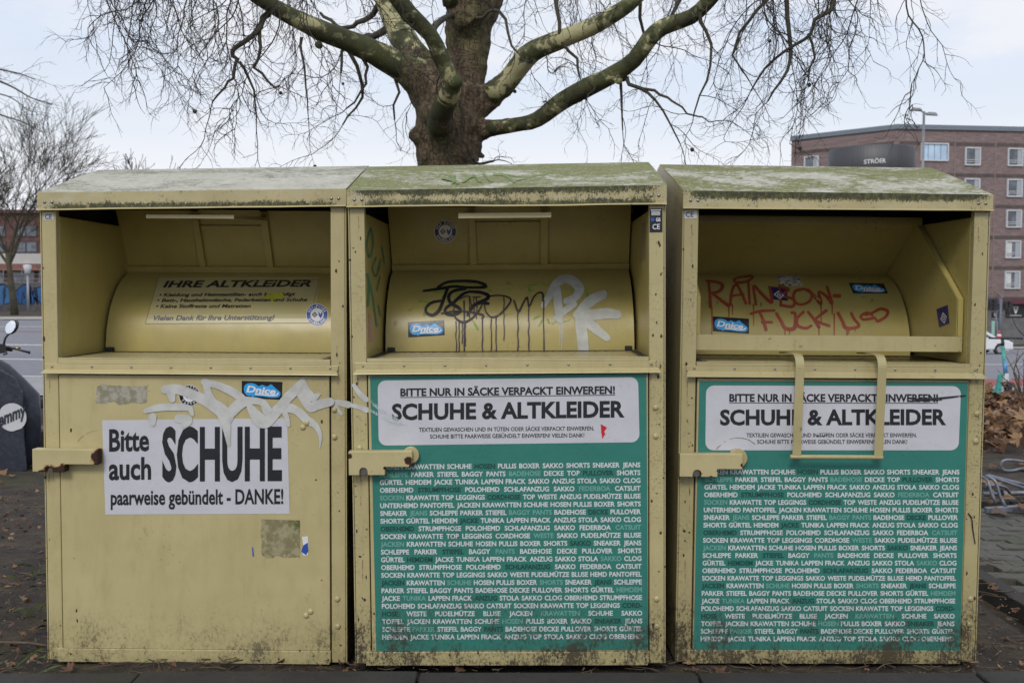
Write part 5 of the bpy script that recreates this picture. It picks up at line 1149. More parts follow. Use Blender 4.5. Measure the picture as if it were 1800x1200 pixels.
def edge_tree():
    """a street tree just left of the picture; only the ends of its boughs reach in"""
    Y = 26; base = on_ground(-330, Y); rt = root('street_tree', base, 'thin bare boughs reaching in from a tree at the left edge', 'tree'); rnd = random.Random(9)
    P = lambda q: [(*(at(a, b, Y + e) - base), r / FPX * Y) for a, b, r, e in q]
    mb = MB(); C = catmull(P([(-330, 640, 22, 0), (-325, 400, 18, 0), (-310, 250, 15, 0), (-290, 100, 10, 0), (-260, -100, 5, 0)]), .3); mb.tube([c[:3] for c in C], [c[3] for c in C], 10); mb.build('trunk', far_dark, rt)
    mb = MB()
    for q in ([(-312, 260, 8, 0), (-180, 160, 5, -.5), (-80, 138, 3.2, -1), (-20, 138, 2.2, -1), (20, 152, 1.6, -1), (55, 172, 1.1, -1), (92, 183, .8, -1)], [(-300, 170, 6, 0), (-150, 90, 4, .5), (-60, 105, 2.5, .5), (0, 122, 1.6, .5), (35, 130, 1.2, .5), (62, 140, .8, .5)], [(-312, 260, 6, 0), (-150, 190, 3.5, 1), (-40, 192, 2.2, 1), (10, 205, 1.4, 1), (40, 215, 1, 1), (75, 232, .7, 1)], [(-80, 138, 2, -1), (-20, 160, 1.4, -1), (20, 172, 1, -1), (50, 195, .7, -1)]):
        C = catmull(P(q), .12); mb.tube([c[:3] for c in C], [c[3] for c in C], 5)
        for i in range(len(C) // 4, len(C), 2):
            t = Vector(C[min(i + 1, len(C) - 1)][:3]) - Vector(C[i - 1][:3]); t.normalize()
            w = walk(rnd, Vector(C[i][:3]), t + Vector((rnd.gauss(0, .3), rnd.gauss(0, .6), rnd.gauss(.15, .5))), rnd.uniform(.3, 1.1), .12, 0, .16); mb.tube(w, [.007 - .004 * k / len(w) for k in range(len(w))], 3, cap=False)
            for j in range(1, len(w), 2):
                w2 = walk(rnd, w[j], t + Vector((rnd.gauss(0, .5), rnd.gauss(0, .5), rnd.gauss(.1, .5))), rnd.uniform(.15, .5), .1, 0, .2); mb.tube(w2, .004, 3, cap=False)
    mb.build('crown', far_dark, rt)
edge_tree()

# ------------------------------------------------------------------ left background: building, painted wall, lamp
def window_glass():
    n = N('window_glass'); n.b.inputs['Metallic'].default_value = 0; c = n.mix(n.sm(n.noise(.9, 3), .4, .6), (.05, .06, .075), (.12, .14, .17)); return n.fin(c, .08, spec=.9)
GLASS = window_glass()
def left_building():
    Y = 140; p0 = at(-260, 497, Y); p1 = at(120, 497, Y); g = terrain(p0.x, Y); rt = root('red_building', (p1.x, Y, g), 'long low red brown building behind the blue graffiti wall', 'building')
    zz_ = lambda py: at(0, py, Y).z - g
    brick = plain('red_brown_brick', (.115, .060, .050), .9, 0, .2, 1.5); pale = plain('pale_band', (.50, .48, .46), .8, 0, .08, .8); dk = plain('dark_front', (.045, .031, .045), .5, 0, .2, 1)
    w = p0.x - p1.x; wall = MB(); wall.box(w, 0, 0, 14, 0, zz_(476)); wall.box(w, 0, 0, 14, zz_(464), zz_(375)); wall.build('wall', brick, rt)
    b = MB(); b.box(w - .2, .2, -.9, 13, zz_(464) + .02, zz_(446)); b.build('pale_parapet', pale, rt)
    b = MB(); b.box(w - .3, .3, -1.1, 13.6, zz_(476) + .02, zz_(464)); b.build('canopy', plain('canopy_red', (.22, .10, .08), .8, 0, .15, 1), rt)
    k = 0; x = w + 1
    while x < -2:
        for (a, b_) in ((446, 424), (418, 396)):
            f = MB(); f.box(x, x + 3.2, -.06, .3, zz_(a) + .1, zz_(b_)); fo = f.build('window', dk, rt); q = MB(); q.box(x + .15, x + 1.5, -.10, -.065, zz_(a) + .25, zz_(b_) - .15); q.box(x + 1.7, x + 3.05, -.10, -.065, zz_(a) + .25, zz_(b_) - .15); q.build('pane', GLASS, fo)
        x += 4.4; k += 1
    b = MB(); b.box(w - .4, .4, -.5, 14.4, zz_(375) + .02, zz_(369)); b.build('roof', plain('roof_red', (.20, .10, .09), .8, 0, .15, 1), rt)
    x = w + 1
    while x < -3:
        f = MB(); f.box(x, x + 3.6, -.05, .2, .2, zz_(478)); f.build('shop_window', GLASS, rt); x += 4.2
left_building()
def painted_wall():
    Y = 110; p0, p1 = at(-220, 541, Y), at(200, 541, Y); g = p0.z; w = p1.x - p0.x; h = at(0, 498, Y).z - g
    rt = root('graffiti_wall', (p0.x, Y, g), 'long low wall sprayed with big blue graffiti letters', 'wall')
    m = MB(); m.box(0, w, 0, .35, -.6, h); m.build('wall', plain('wall_grey', (.16, .155, .15), .9, 0, .15, 2), rt)
    m = MB(); m.box(-.1, w + .1, -.06, .41, h + .004, h + .12); m.build('coping', plain('coping', (.25, .24, .23), .9), rt)
    rnd = random.Random(2); x = .4; i = 0
    bm = MB(); bx = MB()
    while x < w - 2:
        lw = rnd.uniform(2.0, 3.0); pts = []
        for k in range(16):
            a = 2 * math.pi * k / 16; rr = 1 + .16 * math.sin(3 * a + i * 1.7) + rnd.uniform(-.06, .06)
            pts.append((x + lw / 2 + math.cos(a) * lw * .52 * rr, min(h - .06, max(.08, h * .5 + math.sin(a) * h * .46 * rr))))
        bm.prism([(a, -.004, b) for a, b in pts], (0, .003, 0), 0)
        pts2 = [(x + lw / 2 + (a - x - lw / 2) * .86, h / 2 + (b - h / 2) * .86) for a, b in pts]; bm.prism([(a, -.008, b) for a, b in pts2], (0, .003, 0), 1 + i % 2)
        cx = x + lw / 2
        bm.prism([(cx + rnd.uniform(-.1, .1) + math.cos(t) * lw * .07, -.012, h * .52 + math.sin(t) * h * rnd.uniform(.10, .2)) for t in np.linspace(0, 5.6, 9)], (0, .003, 0), 0)
        for k in range(3): sx_ = cx + rnd.uniform(-.4, .4) * lw; bm.prism([(sx_, -.016, h * .1), (sx_ + .16, -.016, h * .1), (sx_ + .16 + rnd.uniform(-.6, .6), -.016, h * .85), (sx_ + rnd.uniform(-.2, .2), -.016, h * .85)], (0, .003, 0), rnd.choice((0, 0, 2)))
        x += lw * .93; i += 1
    bm.build('graffiti_lettering', [plain('spray_navy', (.02, .04, .11), .7, 0, .2, 2), plain('spray_blue', (.035, .12, .30), .7, 0, .25, 2), plain('spray_sky_blue', (.06, .18, .38), .7, 0, .25, 2)], rt)
    m = MB(); 
    for k in range(14): m.tube([(w * k / 13, .18, h + .12), (w * k / 13, .18, h + 1.6)], .03, 6)
    for zz in (.5, 1.0, 1.58): m.tube([(0, .18, h + zz), (w, .18, h + zz)], .022, 6)
    m.build('railing', plain('rail_grey', (.30, .30, .31), .5, .3), rt)
    m = MB(); m.box(-.5, w + .5, -2.6, -2.2, -.7, .38); bed = m.build('planter_edge', plain('planter_stone', (.14, .13, .12), .9, 0, .2, 2), rt)
painted_wall()
def lamp_left():
    Y = 104; b = on_ground(50, Y); t = at(50, 465, Y).z - b.z; rt = root('street_lamp', b, 'grey post lamp with a white glass head before the blue graffiti wall', 'street lamp')
    m = MB(); m.tube([(0, 0, -.1), (0, 0, t - 1.0)], [.14, .11], 10); m.build('post', plain('lamp_grey', (.42, .42, .42), .5, .2), rt)
    m = MB(); m.lathe([(.16, t - 1.0), (.28, t - .95), (.42, t - .1), (.36, t - .04), (.05, t)], (0, 0, 0), 14); m.build('lamp_head', plain('opal_glass', (.72, .73, .75), .3), rt)
lamp_left()

# ------------------------------------------------------------------ right background: brick building, advertising column, lamp, car, lights
def brick_building():
    Y = 97; xc = (1570 - 900) * Y / FPX; Y2 = 104.5; xl = (1387 - 900) * Y2 / FPX; Yr = 100.5; xr = 66.
    g = -3.95; z0 = at(1570, 227, Y).z - g
    rt = root('brick_building', (xc, Y, g), 'large brown red brick building with white framed windows across the road', 'building')
    n = N('dark_brick'); o = n.obj(); br = n.new('ShaderNodeTexBrick'); br.inputs['Scale'].default_value = 1.0
    sx = n.sep(o); cmb = n.new('ShaderNodeCombineXYZ'); n.setin(cmb.inputs[0], n.math('ADD', sx[0], n.mul(sx[1], .7))); n.setin(cmb.inputs[1], sx[2]); n.setin(br.inputs['Vector'], cmb.outputs[0])
    for k, v in (('Brick Width', .50), ('Row Height', .16), ('Mortar Size', .014)): br.inputs[k].default_value = v
    br.inputs['Color1'].default_value = (.150, .098, .094, 1); br.inputs['Color2'].default_value = (.26, .195, .185, 1); br.inputs['Mortar'].default_value = (.22, .19, .175, 1)
    c = n.mix(n.sm(n.noise(2.2, 5, .7, n.map(cmb.outputs[0], (.55, 2.2, 1))), .4, .62), br.outputs[0], (.195, .14, .135)); brick = n.fin(c, .9)
    frame, dark, coping = plain('window_white', (.52, .53, .55), .5), plain('soldier_course', (.095, .075, .070), .9, 0, .2, 3), plain('coping_grey', (.17, .20, .23), .5, .2)
    grey, joint = plain('reveal_grey', (.36, .38, .41), .5), plain('joint_pale', (.24, .18, .16), .9)
    curt = plain('curtain_white', (.60, .60, .58), .8); sky_pane = plain('pale_pane', (.44, .58, .74), .2, 0, .12, .8)
    A = Vector((xl - xc, Y2 - Y)); Bv = Vector((0, 0)); Cv = Vector((xr - xc, Yr - Y)); dep = 16
    m = MB(); outl = [(A.x, A.y), (0, 0), (Cv.x, Cv.y), (Cv.x, Cv.y + dep), (A.x + 8, A.y + dep)]; m.prism([(a, b, -1.5) for a, b in outl], (0, 0, z0 + 1.5 - .002)); m.build('wall', brick, rt)
    m = MB(); o2 = [(A.x - .15, A.y - .12), (0, -.2), (Cv.x + .2, Cv.y - .2), (Cv.x + .2, Cv.y + dep), (A.x + 8, A.y + dep)]; m.prism([(a, b, z0) for a, b in o2], (0, 0, .45)); m.build('coping', coping, rt)
    def face_pts(side):
        if side == 'R': o_, d = Bv, (Cv - Bv).normalized()
        else: o_, d = A, (Bv - A).normalized()
        return o_, d, Vector((d.y, -d.x))
    def slab(side, u0, u1, za, zb, out0, out1, mat, name, parent=rt, mb=None):
        o_, d, nn = face_pts(side); own = mb is None; mb = mb or MB(); c = []
        for z in (za, zb):
            for u, e in ((u0, out1), (u1, out1), (u1, out0), (u0, out0)): q = o_ + d * u + nn * e; c.append((q.x, q.y, z))
        mb.hexa(c)
        return mb.build(name, mat, parent) if own else mb
    def uz(side, px, py):
        o_, d, nn = face_pts(side); ry = rays([(px, py)])[0]; og = np.array([xc + o_.x, Y + o_.y, 0]); nv = np.array([nn.x, nn.y, 0]); t = ((og - CO) @ nv) / (ry @ nv); h = CO + ry * t; return (h[0] - og[0]) * d.x + (h[1] - og[1]) * d.y, h[2] - g
    def win(side, u0, u1, za, zb, kind):
        f = MB()
        for (a, b, c_, d_) in ((u0, u1, za, za + .13), (u0, u1, zb - .13, zb), (u0, u0 + .13, za + .131, zb - .131), (u1 - .13, u1, za + .131, zb - .131)): slab(side, a, b, c_, d_, .002, .16, None, None, None, f)
        fo = f.build('window', frame, rt)
        if kind == 'wide':
            n4 = 4
            for i in range(n4): a = u0 + .13 + (u1 - u0 - .26) * i / n4; b = u0 + .13 + (u1 - u0 - .26) * (i + 1) / n4; slab(side, a + .03, b - .03, za + .14, zb - .14, .003, .04, sky_pane, 'pane', fo)
        else:
            um = u0 + .13 + (u1 - u0 - .26) * .66; slab(side, u0 + .135, um, za + .135, zb - .135, .003, .03, GLASS, 'pane', fo); slab(side, um + .002, u1 - .135, za + .135, zb - .135, .003, .10, grey, 'vent_panel', fo)
            if kind == 'curtain': slab(side, u0 + .15, u0 + .135 + (um - u0 - .135) * .65, za + .15, zb - .14, .031, .036, curt, 'curtain', fo)
            f = MB(); 
            for z in (za + .33, za + .52): slab(side, u0 + .135, u1 - .135, z, z + .06, .11, .145, None, None, None, f)
            f.build('rail', frame, fo)
    u, z = uz('R', 1617.5, 283); u2, z2 = uz('R', 1667, 252); win('R', u, u2, z, z2, 'wide')
    cols = [uz('R', 1695, 290)[0], uz('R', 1770, 290)[0]]; pitch = cols[1] - cols[0]; cw = uz('R', 1722.5, 290)[0] - cols[0]
    zt = uz('R', 1697, 259)[1]; hh = zt - uz('R', 1697, 291)[1]; row = (uz('R', 1770, 262)[1] - uz('R', 1760, 478)[1]) / 4
    for r in range(5):
        for c_ in range(-1, 6):
            if r == 0 and c_ < 0: continue
            u0 = cols[0] + pitch * c_; win('R', u0, u0 + cw, zt - hh - row * r, zt - row * r, 'curtain' if (r * 3 + c_) % 4 in (1, 2) and r > 1 else 'plain')
    u, z = uz('L', 1414, 300); u2, z2 = uz('L', 1440, 273); 
    for r in range(5): win('L', u, u2, z2 - hh * 1.0 - row * r, z2 - row * r, 'plain')
    for r in range(5): win('L', u + 4.6, u2 + 4.6, z2 - hh * 1.0 - row * r, z2 - row * r, 'plain')
    for r in range(6):
        zb = zt + .15 - row * r; slab('R', .3, 31, zb, zb + .32, .001, .03, dark, 'brick_band'); slab('L', .3, (Bv - A).length - .3, zb, zb + .32, .001, .03, dark, 'brick_band')
    for px in (1677, 1748): u = uz('R', px, 300)[0]; slab('R', u, u + .10, 4.5, z0 - .3, .031, .036, joint, 'expansion_joint')
    # ground floor: dark grey shop front, red band, black signs
    zb1, zb0 = uz('R', 1775, 525)[1], uz('R', 1775, 534)[1]; slab('R', .0, 31, zb0, zb1, .04, .9, plain('awning_wine', (.115, .030, .045), .6, 0, .1, 2), 'awning')
    zs0 = uz('R', 1775, 604)[1]; slab('R', .2, 31, zs0 - .8, zb0 - .01, .04, .12, plain('shop_grey', (.15, .145, .145), .8, 0, .15, 2), 'shop_front')
    blackp = plain('sign_black', (.02, .02, .026), .4); lw = plain('sign_white', (.62, .62, .60), .5)
    def sign(x0, x1, y0, y1):
        u0, za = uz('R', x0, y1); u1, zb = uz('R', x1, y0); so_ = slab('R', u0, u1, za, zb, .125, .25, blackp, 'shop_sign'); o_, d, nn = face_pts('R'); lm = MB(); hgt = zb - za; uc = (u0 + u1) / 2
        def pt(a, b): q = o_ + d * (uc + a * hgt) + nn * .262; return (q.x, q.y, za + hgt * b)
        for poly in ([(-.24, .85), (-.13, .85), (.02, .42), (.0, .25), (-.06, .30)], [(.0, .25), (.07, .30), (.26, .85), (.15, .85), (.02, .42)], [(-.10, .86), (.14, .86), (.10, .76), (-.06, .76)], [(-.02, .60), (.08, .60), (.04, .50)]): lm.poly([pt(a, b) for a, b in poly])
        for i in range(9): a = (-.5 + i / 8.5) * .95; lm.poly([pt(a, .08), pt(a + .075, .08), pt(a + .075, .17), pt(a, .17)])
        lm.build('emblem', lw, so_)
    sign(1766, 1799, 535, 557); sign(1741.5, 1753, 548, 562)
    u0, za = uz('R', 1741, 590); u1, zb = uz('R', 1752, 563); slab('R', u0, u1, za, zb, .125, .16, plain('poster_mint', (.34, .52, .45), .5), 'window_poster')
brick_building()

def ad_column():
    Y = 24.; cx = 1526.5; r = 72. / FPX * Y; b = on_ground(cx, Y); b.x = (cx - 900) / FPX * Y; zt = at(cx, 262, Y).z - b.z; zb = at(cx, 305.5, Y).z - b.z
    rt = root('advertising_column', b, 'round advertising column with a dark metal crown above the right bank', 'advertising column')
    n = N('brushed_dark_steel'); o = n.obj(); n.bump(n.noise(3, 3, .5, n.map(o, (14, 14, .3))), .06, .02); steel = n.fin(n.mix(n.noise(6, 3, .5, n.map(o, (8, 8, .1))), (.08, .08, .085), (.14, .14, .145)), .58, .8)
    m = MB(); m.lathe([(r * .2, zt - .03), (r * .97, zt - .02), (r, zt - .04), (r, zb + .05), (r * .985, zb), (r * .8, zb - .01)][::-1], (0, 0, 0), 96); cr = m.build('crown_band', steel, rt)
    m = MB(); m.lathe([(r * .86, .5), (r * .86, zb - .02)], (0, 0, 0), 64); m.build('glass_drum', plain('poster_glass', (.20, .23, .27), .1, 0, .3, .8, .8), rt)
    m = MB(); m.lathe([(r * .95, -.1), (r * .95, .45), (r * .88, .5)], (0, 0, 0), 64); m.build('plinth', steel, rt)
    v, f = text_geo('STRÖER', .022); x0, x1 = v[:, 0].min(), v[:, 0].max(); m = MB(); px0, px1, pyt, pyb = 1516.5, 1552, 279.2, 286.6
    for a in v:
        u = (a[0] - x0) / (x1 - x0); w = a[1] / cap_height(); px = px0 + (px1 - px0) * u; X = (px - 900) / FPX * (Y - r) - b.x; ang = math.asin(max(-1, min(1, X / r * .985))); zz_ = at(cx, pyb + (pyt - pyb) * w - (u - .5) * 1.2, Y - r).z - b.z
        m.v.append(((r + .006) * math.sin(ang), -(r + .006) * math.cos(ang), zz_))
    for a in f: m.face(tuple(reversed(a)))
    m.build('lettering', plain('sign_letters', (.62, .63, .64), .4), cr)
ad_column()
def lamp_right():
    Y = 46; b = on_ground(1616, Y); zt = at(1617, 196, Y).z - b.z; rt = root('street_lamp', b, 'tall grey street lamp with two flat heads above the brick building', 'street lamp')
    gm = plain('lamp_metal', (.24, .25, .26), .45, .4); m = MB(); m.tube([(0, 0, -.1), (0, 0, 4), (0, 0, zt)], [.11, .075, .055], 12); m.build('post', gm, rt)
    for sg in (-1, 1):
        m = MB(); s = .36 * sg; zo = zt + (.07 if sg < 0 else -.13)
        m.hexa([(s - .26, -.13, zo - .03), (s + .26, -.13, zo - .09 if sg > 0 else zo - .03), (s + .26, .13, zo - .06), (s - .26, .13, zo - .03), (s - .18, -.08, zo + .10), (s + .18, -.08, zo + .08), (s + .18, .08, zo + .08), (s - .18, .08, zo + .10)])
        m.tube([(0, 0, zt - .06), (s * .6, 0, zo)], .035, 8); m.build('lamp_head', gm, rt, .03)
lamp_right()
def white_car():
    Y = 57; b = on_ground(1704, Y); rt = root('parked_car', b, 'white car half hidden behind the right bank', 'car', rot=(0, 0, R(4)))
    wm = plain('car_white', (.70, .71, .73), .25, 0, .03, 1, .6); blk = plain('tyre_black', (.02, .02, .02), .8); L_ = 2.15
    prof = [(-L_, .28), (-L_ - .05, .62), (-L_ + .02, .95), (-1.55, 1.42), (-1.0, 1.50), (.25, 1.46), (.55, 1.36), (1.25, .95), (1.95, .80), (2.15, .62), (2.18, .28)]
    m = MB(); m.prism([(x, -.85, z) for x, z in prof], (0, 1.7, 0)); m.build('body', wm, rt, .09, 3)
    m = MB(); gl = [(-1.4, 1.0), (-1.15, 1.36), (.2, 1.36), (.85, 1.0)]; m.prism([(x, -.86, z) for x, z in gl], (0, .006, 0)); m.build('side_window', GLASS, rt); m = MB(); m.hexa([(.62, -.68, 1.30), (.62, .68, 1.30), (.60, .68, 1.31), (.60, -.68, 1.31), (1.24, -.72, .97), (1.24, .72, .97), (1.23, .72, .99), (1.23, -.72, .99)]); m.build('windscreen', GLASS, rt)
    for x in (-1.35, 1.35):
        for y in (-.87, .67):
            m = MB(); m.tube([(x, y, .32), (x, y + .2, .32)], .32, 20); w = m.build('wheel', blk, rt, .03); m = MB(); m.tube([(x, y - .01, .32), (x, y + .19, .32)], .19, 16); m.build('rim', plain('rim_grey', (.4, .4, .42), .4, .6), w)
    m = MB(); m.box(2.08, 2.19, -.75, -.45, .60, .72); m.build('headlight', plain('lamp_clear', (.6, .62, .65), .15), rt, .02)
white_car()
def traffic_light():
    Y = 70; b = on_ground(1758.5, Y); rt = root('traffic_light', b, 'dark traffic light pole with black heads before the shop front', 'traffic light'); dk = plain('signal_black', (.025, .025, .028), .5)
    z = lambda py: at(1758, py, Y).z - b.z
    m = MB(); m.tube([(0, 0, -.1), (0, 0, z(518))], .12, 10); m.tube([(-.25, .1, -.1), (-.25, .1, z(530))], .08, 8); m.build('pole', plain('signal_grey', (.14, .15, .18), .5, .3), rt)
    for dx, y0, y1 in ((-.62, 545, 524), (.45, 545, 528), (-1.25, 540, 530)):
        m = MB(); m.box(dx - .26, dx + .26, -.3, .05, z(y0), z(y1)); hd = m.build('signal_head', dk, rt, .05); m = MB()
        for k in range(3): m.tube([(dx, -.46, z(y0) + (z(y1) - z(y0)) * (k + .5) / 3), (dx, -.305, z(y0) + (z(y1) - z(y0)) * (k + .5) / 3)], .10, 10)
        m.build('hood', dk, hd)
    Y = 66; b = on_ground(1757, Y); rt = root('traffic_cone', b, 'red and white cone beside the white car', 'cone'); h = .72; m = MB(); m.lathe([(.30, 0), (.30, .05), (.22, .08), (.05, h)], (0, 0, .62), 16); o = m.build('cone', plain('cone_white', (.66, .62, .60), .5), rt); m = MB(); m.lathe([(.185, .22), (.145, .38)], (0, 0, .62), 16); m.lathe([(.110, .52), (.056, h + .01)], (0, 0, .62), 16); m.build('band', plain('cone_red', (.50, .05, .05), .5), rt); m = MB(); m.box(-.55, .55, -.3, .3, -.05, .62); m.build('base_block', plain('barrier_white', (.60, .60, .60), .6), rt, .05)
traffic_light()

def e_scooter():
    Y = 19.8; s = Y / FPX; b = on_ground(1772, Y, .03); z = lambda py: at(1770, py, Y).z - b.z; x = lambda px: (px - 1772) * s
    rt = root('electric_scooter', b, 'turquoise electric kick scooter parked on the pavement beyond the leaves', 'scooter'); teal = plain('scooter_teal', (.05, .33, .28), .35, 0, .06, 8); blue = plain('scooter_blue', (.10, .28, .55), .4, 0, .15, 20); bk_ = plain('scooter_black', (.018, .018, .02), .5); wh = plain('scooter_label', (.62, .63, .63), .5)
    m = MB(); m.tube([(x(1763), .06, z(608)), (x(1767), 0, z(660))], [.034, .040], 12); m.build('stem', teal, rt)
    m = MB(); m.tube([(x(1765.3), .03, z(634)), (x(1766.8), .002, z(655))], [.0385, .0415], 12); m.build('wrap', blue, rt)
    m = MB(); m.tube([(x(1742), .16, z(594.5)), (x(1757), .09, z(595)), (x(1764), .08, z(594.5)), (x(1776), .02, z(594)), (x(1793), -.06, z(594.5))], [.020, .018, .03, .018, .020], 10); m.tube([(x(1763), .07, z(596)), (x(1763.4), .06, z(609))], .031, 10); m.tube([(x(1764), .03, z(603)), (x(1753), .06, z(606))], .016, 8); m.build('handlebar', bk_, rt)
    m = MB(); m.lathe([(.03, z(697) - z(697)), (.03, .001)], (0, 0, 0), 6); m.v.clear(); m.f.clear(); m.m.clear(); m.uv.clear(); m.sm.clear()
    m.tube([(x(1772) - .035, -.02, .12), (x(1772) + .04, -.05, .12)], .125, 24); w = m.build('wheel', bk_, rt, .02); m = MB(); m.tube([(x(1772) - .045, -.017, .12), (x(1772) + .05, -.053, .12)], .06, 14); m.build('hub', plain('hub_grey', (.2, .2, .21), .4, .5), w)
    m = MB(); m.hexa([(x(1764), -.17, z(679)), (x(1779), -.19, z(678)), (x(1779), .13, z(678)), (x(1764), .15, z(679)), (x(1765), -.13, z(672)), (x(1776), -.13, z(671)), (x(1776), .1, z(671)), (x(1765), .1, z(672))]); m.tube([(x(1766), .02, z(672)), (x(1768), .0, z(690))], .03, 8); m.tube([(x(1776), .0, z(674)), (x(1776.5), -.01, z(690))], .02, 8); m.build('fork', bk_, rt, .01)
    m = MB(); m.hexa([(x(1764), -.055, z(671)), (x(1771.5), -.055, z(671)), (x(1771.5), .05, z(671)), (x(1764), .05, z(671)), (x(1764.2), -.05, z(656)), (x(1770.5), -.05, z(656)), (x(1770.5), .05, z(656)), (x(1764.2), .05, z(656))]); m.build('head_tube', wh, rt, .012)
    m = MB(); m.hexa([(x(1756.5), .12, z(693)), (x(1762), .05, z(692)), (x(1763), .20, z(692)), (x(1757.5), .26, z(693)), (x(1760), .10, z(658)), (x(1765), .04, z(656)), (x(1765), .11, z(656)), (x(1760), .17, z(658))]); m.build('neck_shell', teal, rt, .02)
    m = MB(); m.hexa([(x(1739), .75, z(694)), (x(1760), .10, z(694)), (x(1764), .26, z(694)), (x(1744), .92, z(694)), (x(1739), .75, z(688)), (x(1760), .10, z(688)), (x(1764), .26, z(688)), (x(1744), .92, z(688))]); m.build('deck', teal, rt, .012)
    m = MB(); m.tube([(x(1739) - .03, .9, .12), (x(1739) + .05, .94, .12)], .12, 20); m.build('wheel', bk_, rt, .02)
e_scooter()

def bike_racks():
    mt = N('galvanised'); gm = mt.fin(mt.mix(mt.sm(mt.noise(14, 5, .6), .35, .65), (.15, .16, .19), (.235, .25, .285)), .5, .6)
    Y = 6.42; b = at(1733, 896, Y); rt = root('bicycle_rack', (b.x, Y, b.z), 'galvanised bicycle rack with bent wheel loops at the paving edge', 'bicycle rack', 'bicycle racks')
    D = lambda px, py, dy=0.: tuple(at(px, py, Y + dy) - Vector((b.x, Y, b.z)))
    m = MB(); a0 = D(1733, 899); a1 = D(1990, 884); m.hexa([(a0[0], -.02, a0[2] - .006), (a1[0], -.02, a1[2] - .006), (a1[0], .025, a1[2] - .006), (a0[0], .025, a0[2] - .006), (a0[0], -.02, a0[2] + .028), (a1[0], -.02, a1[2] + .028), (a1[0], .025, a1[2] + .028), (a0[0], .025, a0[2] + .028)]); m.build('base_rail', gm, rt, .003)
    m = MB(); a0 = D(1728, 868, .5); a1 = D(1990, 860, .5); m.tube([a0, a1], .016, 10); m.build('base_rail', gm, rt)
    for sx in (0, 118):
        for q in ([(1751, 884, 0), (1742, 864, .02), (1737, 846, .04), (1731, 840, .08), (1724, 838, .12)], [(1768, 890, 0), (1758, 872, .02), (1752, 850, .04), (1744, 841, .06), (1732, 836, .10)], [(1734, 836, .10), (1760, 844, .10), (1800, 857, .10), (1840, 868, .1)], [(1736, 835, .16), (1760, 841, .16), (1800, 851, .16), (1842, 861, .16)], [(1732, 853, .30), (1755, 853, .32), (1768, 857, .34), (1775, 866, .40)], [(1750, 862, .3), (1758, 858, .34), (1763, 868, .42)]):
            C = catmull([D(a + sx, c, d) for a, c, d in q], .02); m = MB(); m.tube([c[:3] for c in C], .0105, 10); m.build('loop', gm, rt)
    Y2 = 8.2; b = at(1760, 822, Y2); rt = root('bicycle_rack', (b.x, Y2, b.z), 'second galvanised bicycle rack lying on the soil behind the first', 'bicycle rack', 'bicycle racks')
    D = lambda px, py, dy=0.: tuple(at(px, py, Y2 + dy) - Vector((b.x, Y2, b.z)))
    for dx, dy in ((0, 0), (130, .1)):
        C = catmull([D(1840 + dx, 818, dy), (D(1800 + dx, 811, dy)), D(1775 + dx, 808, dy), D(1763 + dx, 810, dy), D(1760 + dx, 819, dy), D(1764 + dx, 826, dy), D(1780 + dx, 827, dy), D(1800 + dx, 823, dy), D(1840 + dx, 826, dy)], .03); m = MB(); m.tube([c[:3] for c in C], .0125, 10); m.build('loop', gm, rt)
    m = MB(); m.tube([D(1790, 826, .05), D(2000, 834, .05)], .018, 8); m.build('base_rail', gm, rt)
bike_racks()
def bare_shrub():
    rnd = random.Random(3); m_ = plain('shrub_stem', (.10, .075, .055), .85, 0, .3, 10); Y = 13.0; b = on_ground(1797, Y); rt = root('bare_shrub', b, 'leafless shrub with thin stems above the leaf heap', 'shrub')
    D = lambda px, py, dy=0.: at(px, py, Y + dy) - b
    m = MB()
    for q in ([(1799, 730), (1801, 640, -.1), (1812, 600), (1800, 590, -.3), (1785, 572, -.4), (1772, 540, -.4), (1757, 520, -.4), (1744, 510, -.4)], [(1797, 730), (1794, 685), (1786, 660), (1776, 640), (1768, 625)], [(1797, 725), (1800, 690), (1806, 660), (1798, 630)], [(1796, 720), (1790, 690), (1792, 660), (1786, 640), (1790, 615)], [(1795, 700), (1780, 676), (1768, 668), (1760, 660)], [(1794, 690), (1782, 655), (1788, 635), (1800, 618)], [(1798, 710), (1810, 690), (1830, 650)], [(1796, 715), (1785, 700), (1775, 690)]):
        C = catmull([tuple(D(*a)) for a in q], .05); n = len(C); m.tube([c[:3] for c in C], [.011 - .008 * i / n for i in range(n)], 6)
        for i in range(n // 3, n, 3):
            w = walk(rnd, Vector(C[i][:3]), Vector((rnd.gauss(0, .7), rnd.gauss(0, .7), rnd.uniform(.1, 1))), rnd.uniform(.12, .4), .05, 0, .15); m.tube(w, .0032, 4, cap=False)
    m.build('stems', m_, rt)
    for k, (px, yy) in enumerate(((1850, 14.5), (1905, 12.5))):
        b2_ = on_ground(px, yy); r2 = root('bare_shrub', b2_, ('small leafless shrub just outside the right edge', 'leafless shrub farther right of the leaf heap')[k], 'shrub'); m = MB()
        for _ in range(9):
            w = walk(rnd, Vector((rnd.gauss(0, .08), rnd.gauss(0, .08), 0)), Vector((rnd.gauss(0, .4), rnd.gauss(0, .4), 1)), rnd.uniform(.7, 1.3), .08, 0, .12); m.tube(w, [.009 - .006 * i / len(w) for i in range(len(w))], 5)
        m.build('stems', m_, r2)
bare_shrub()

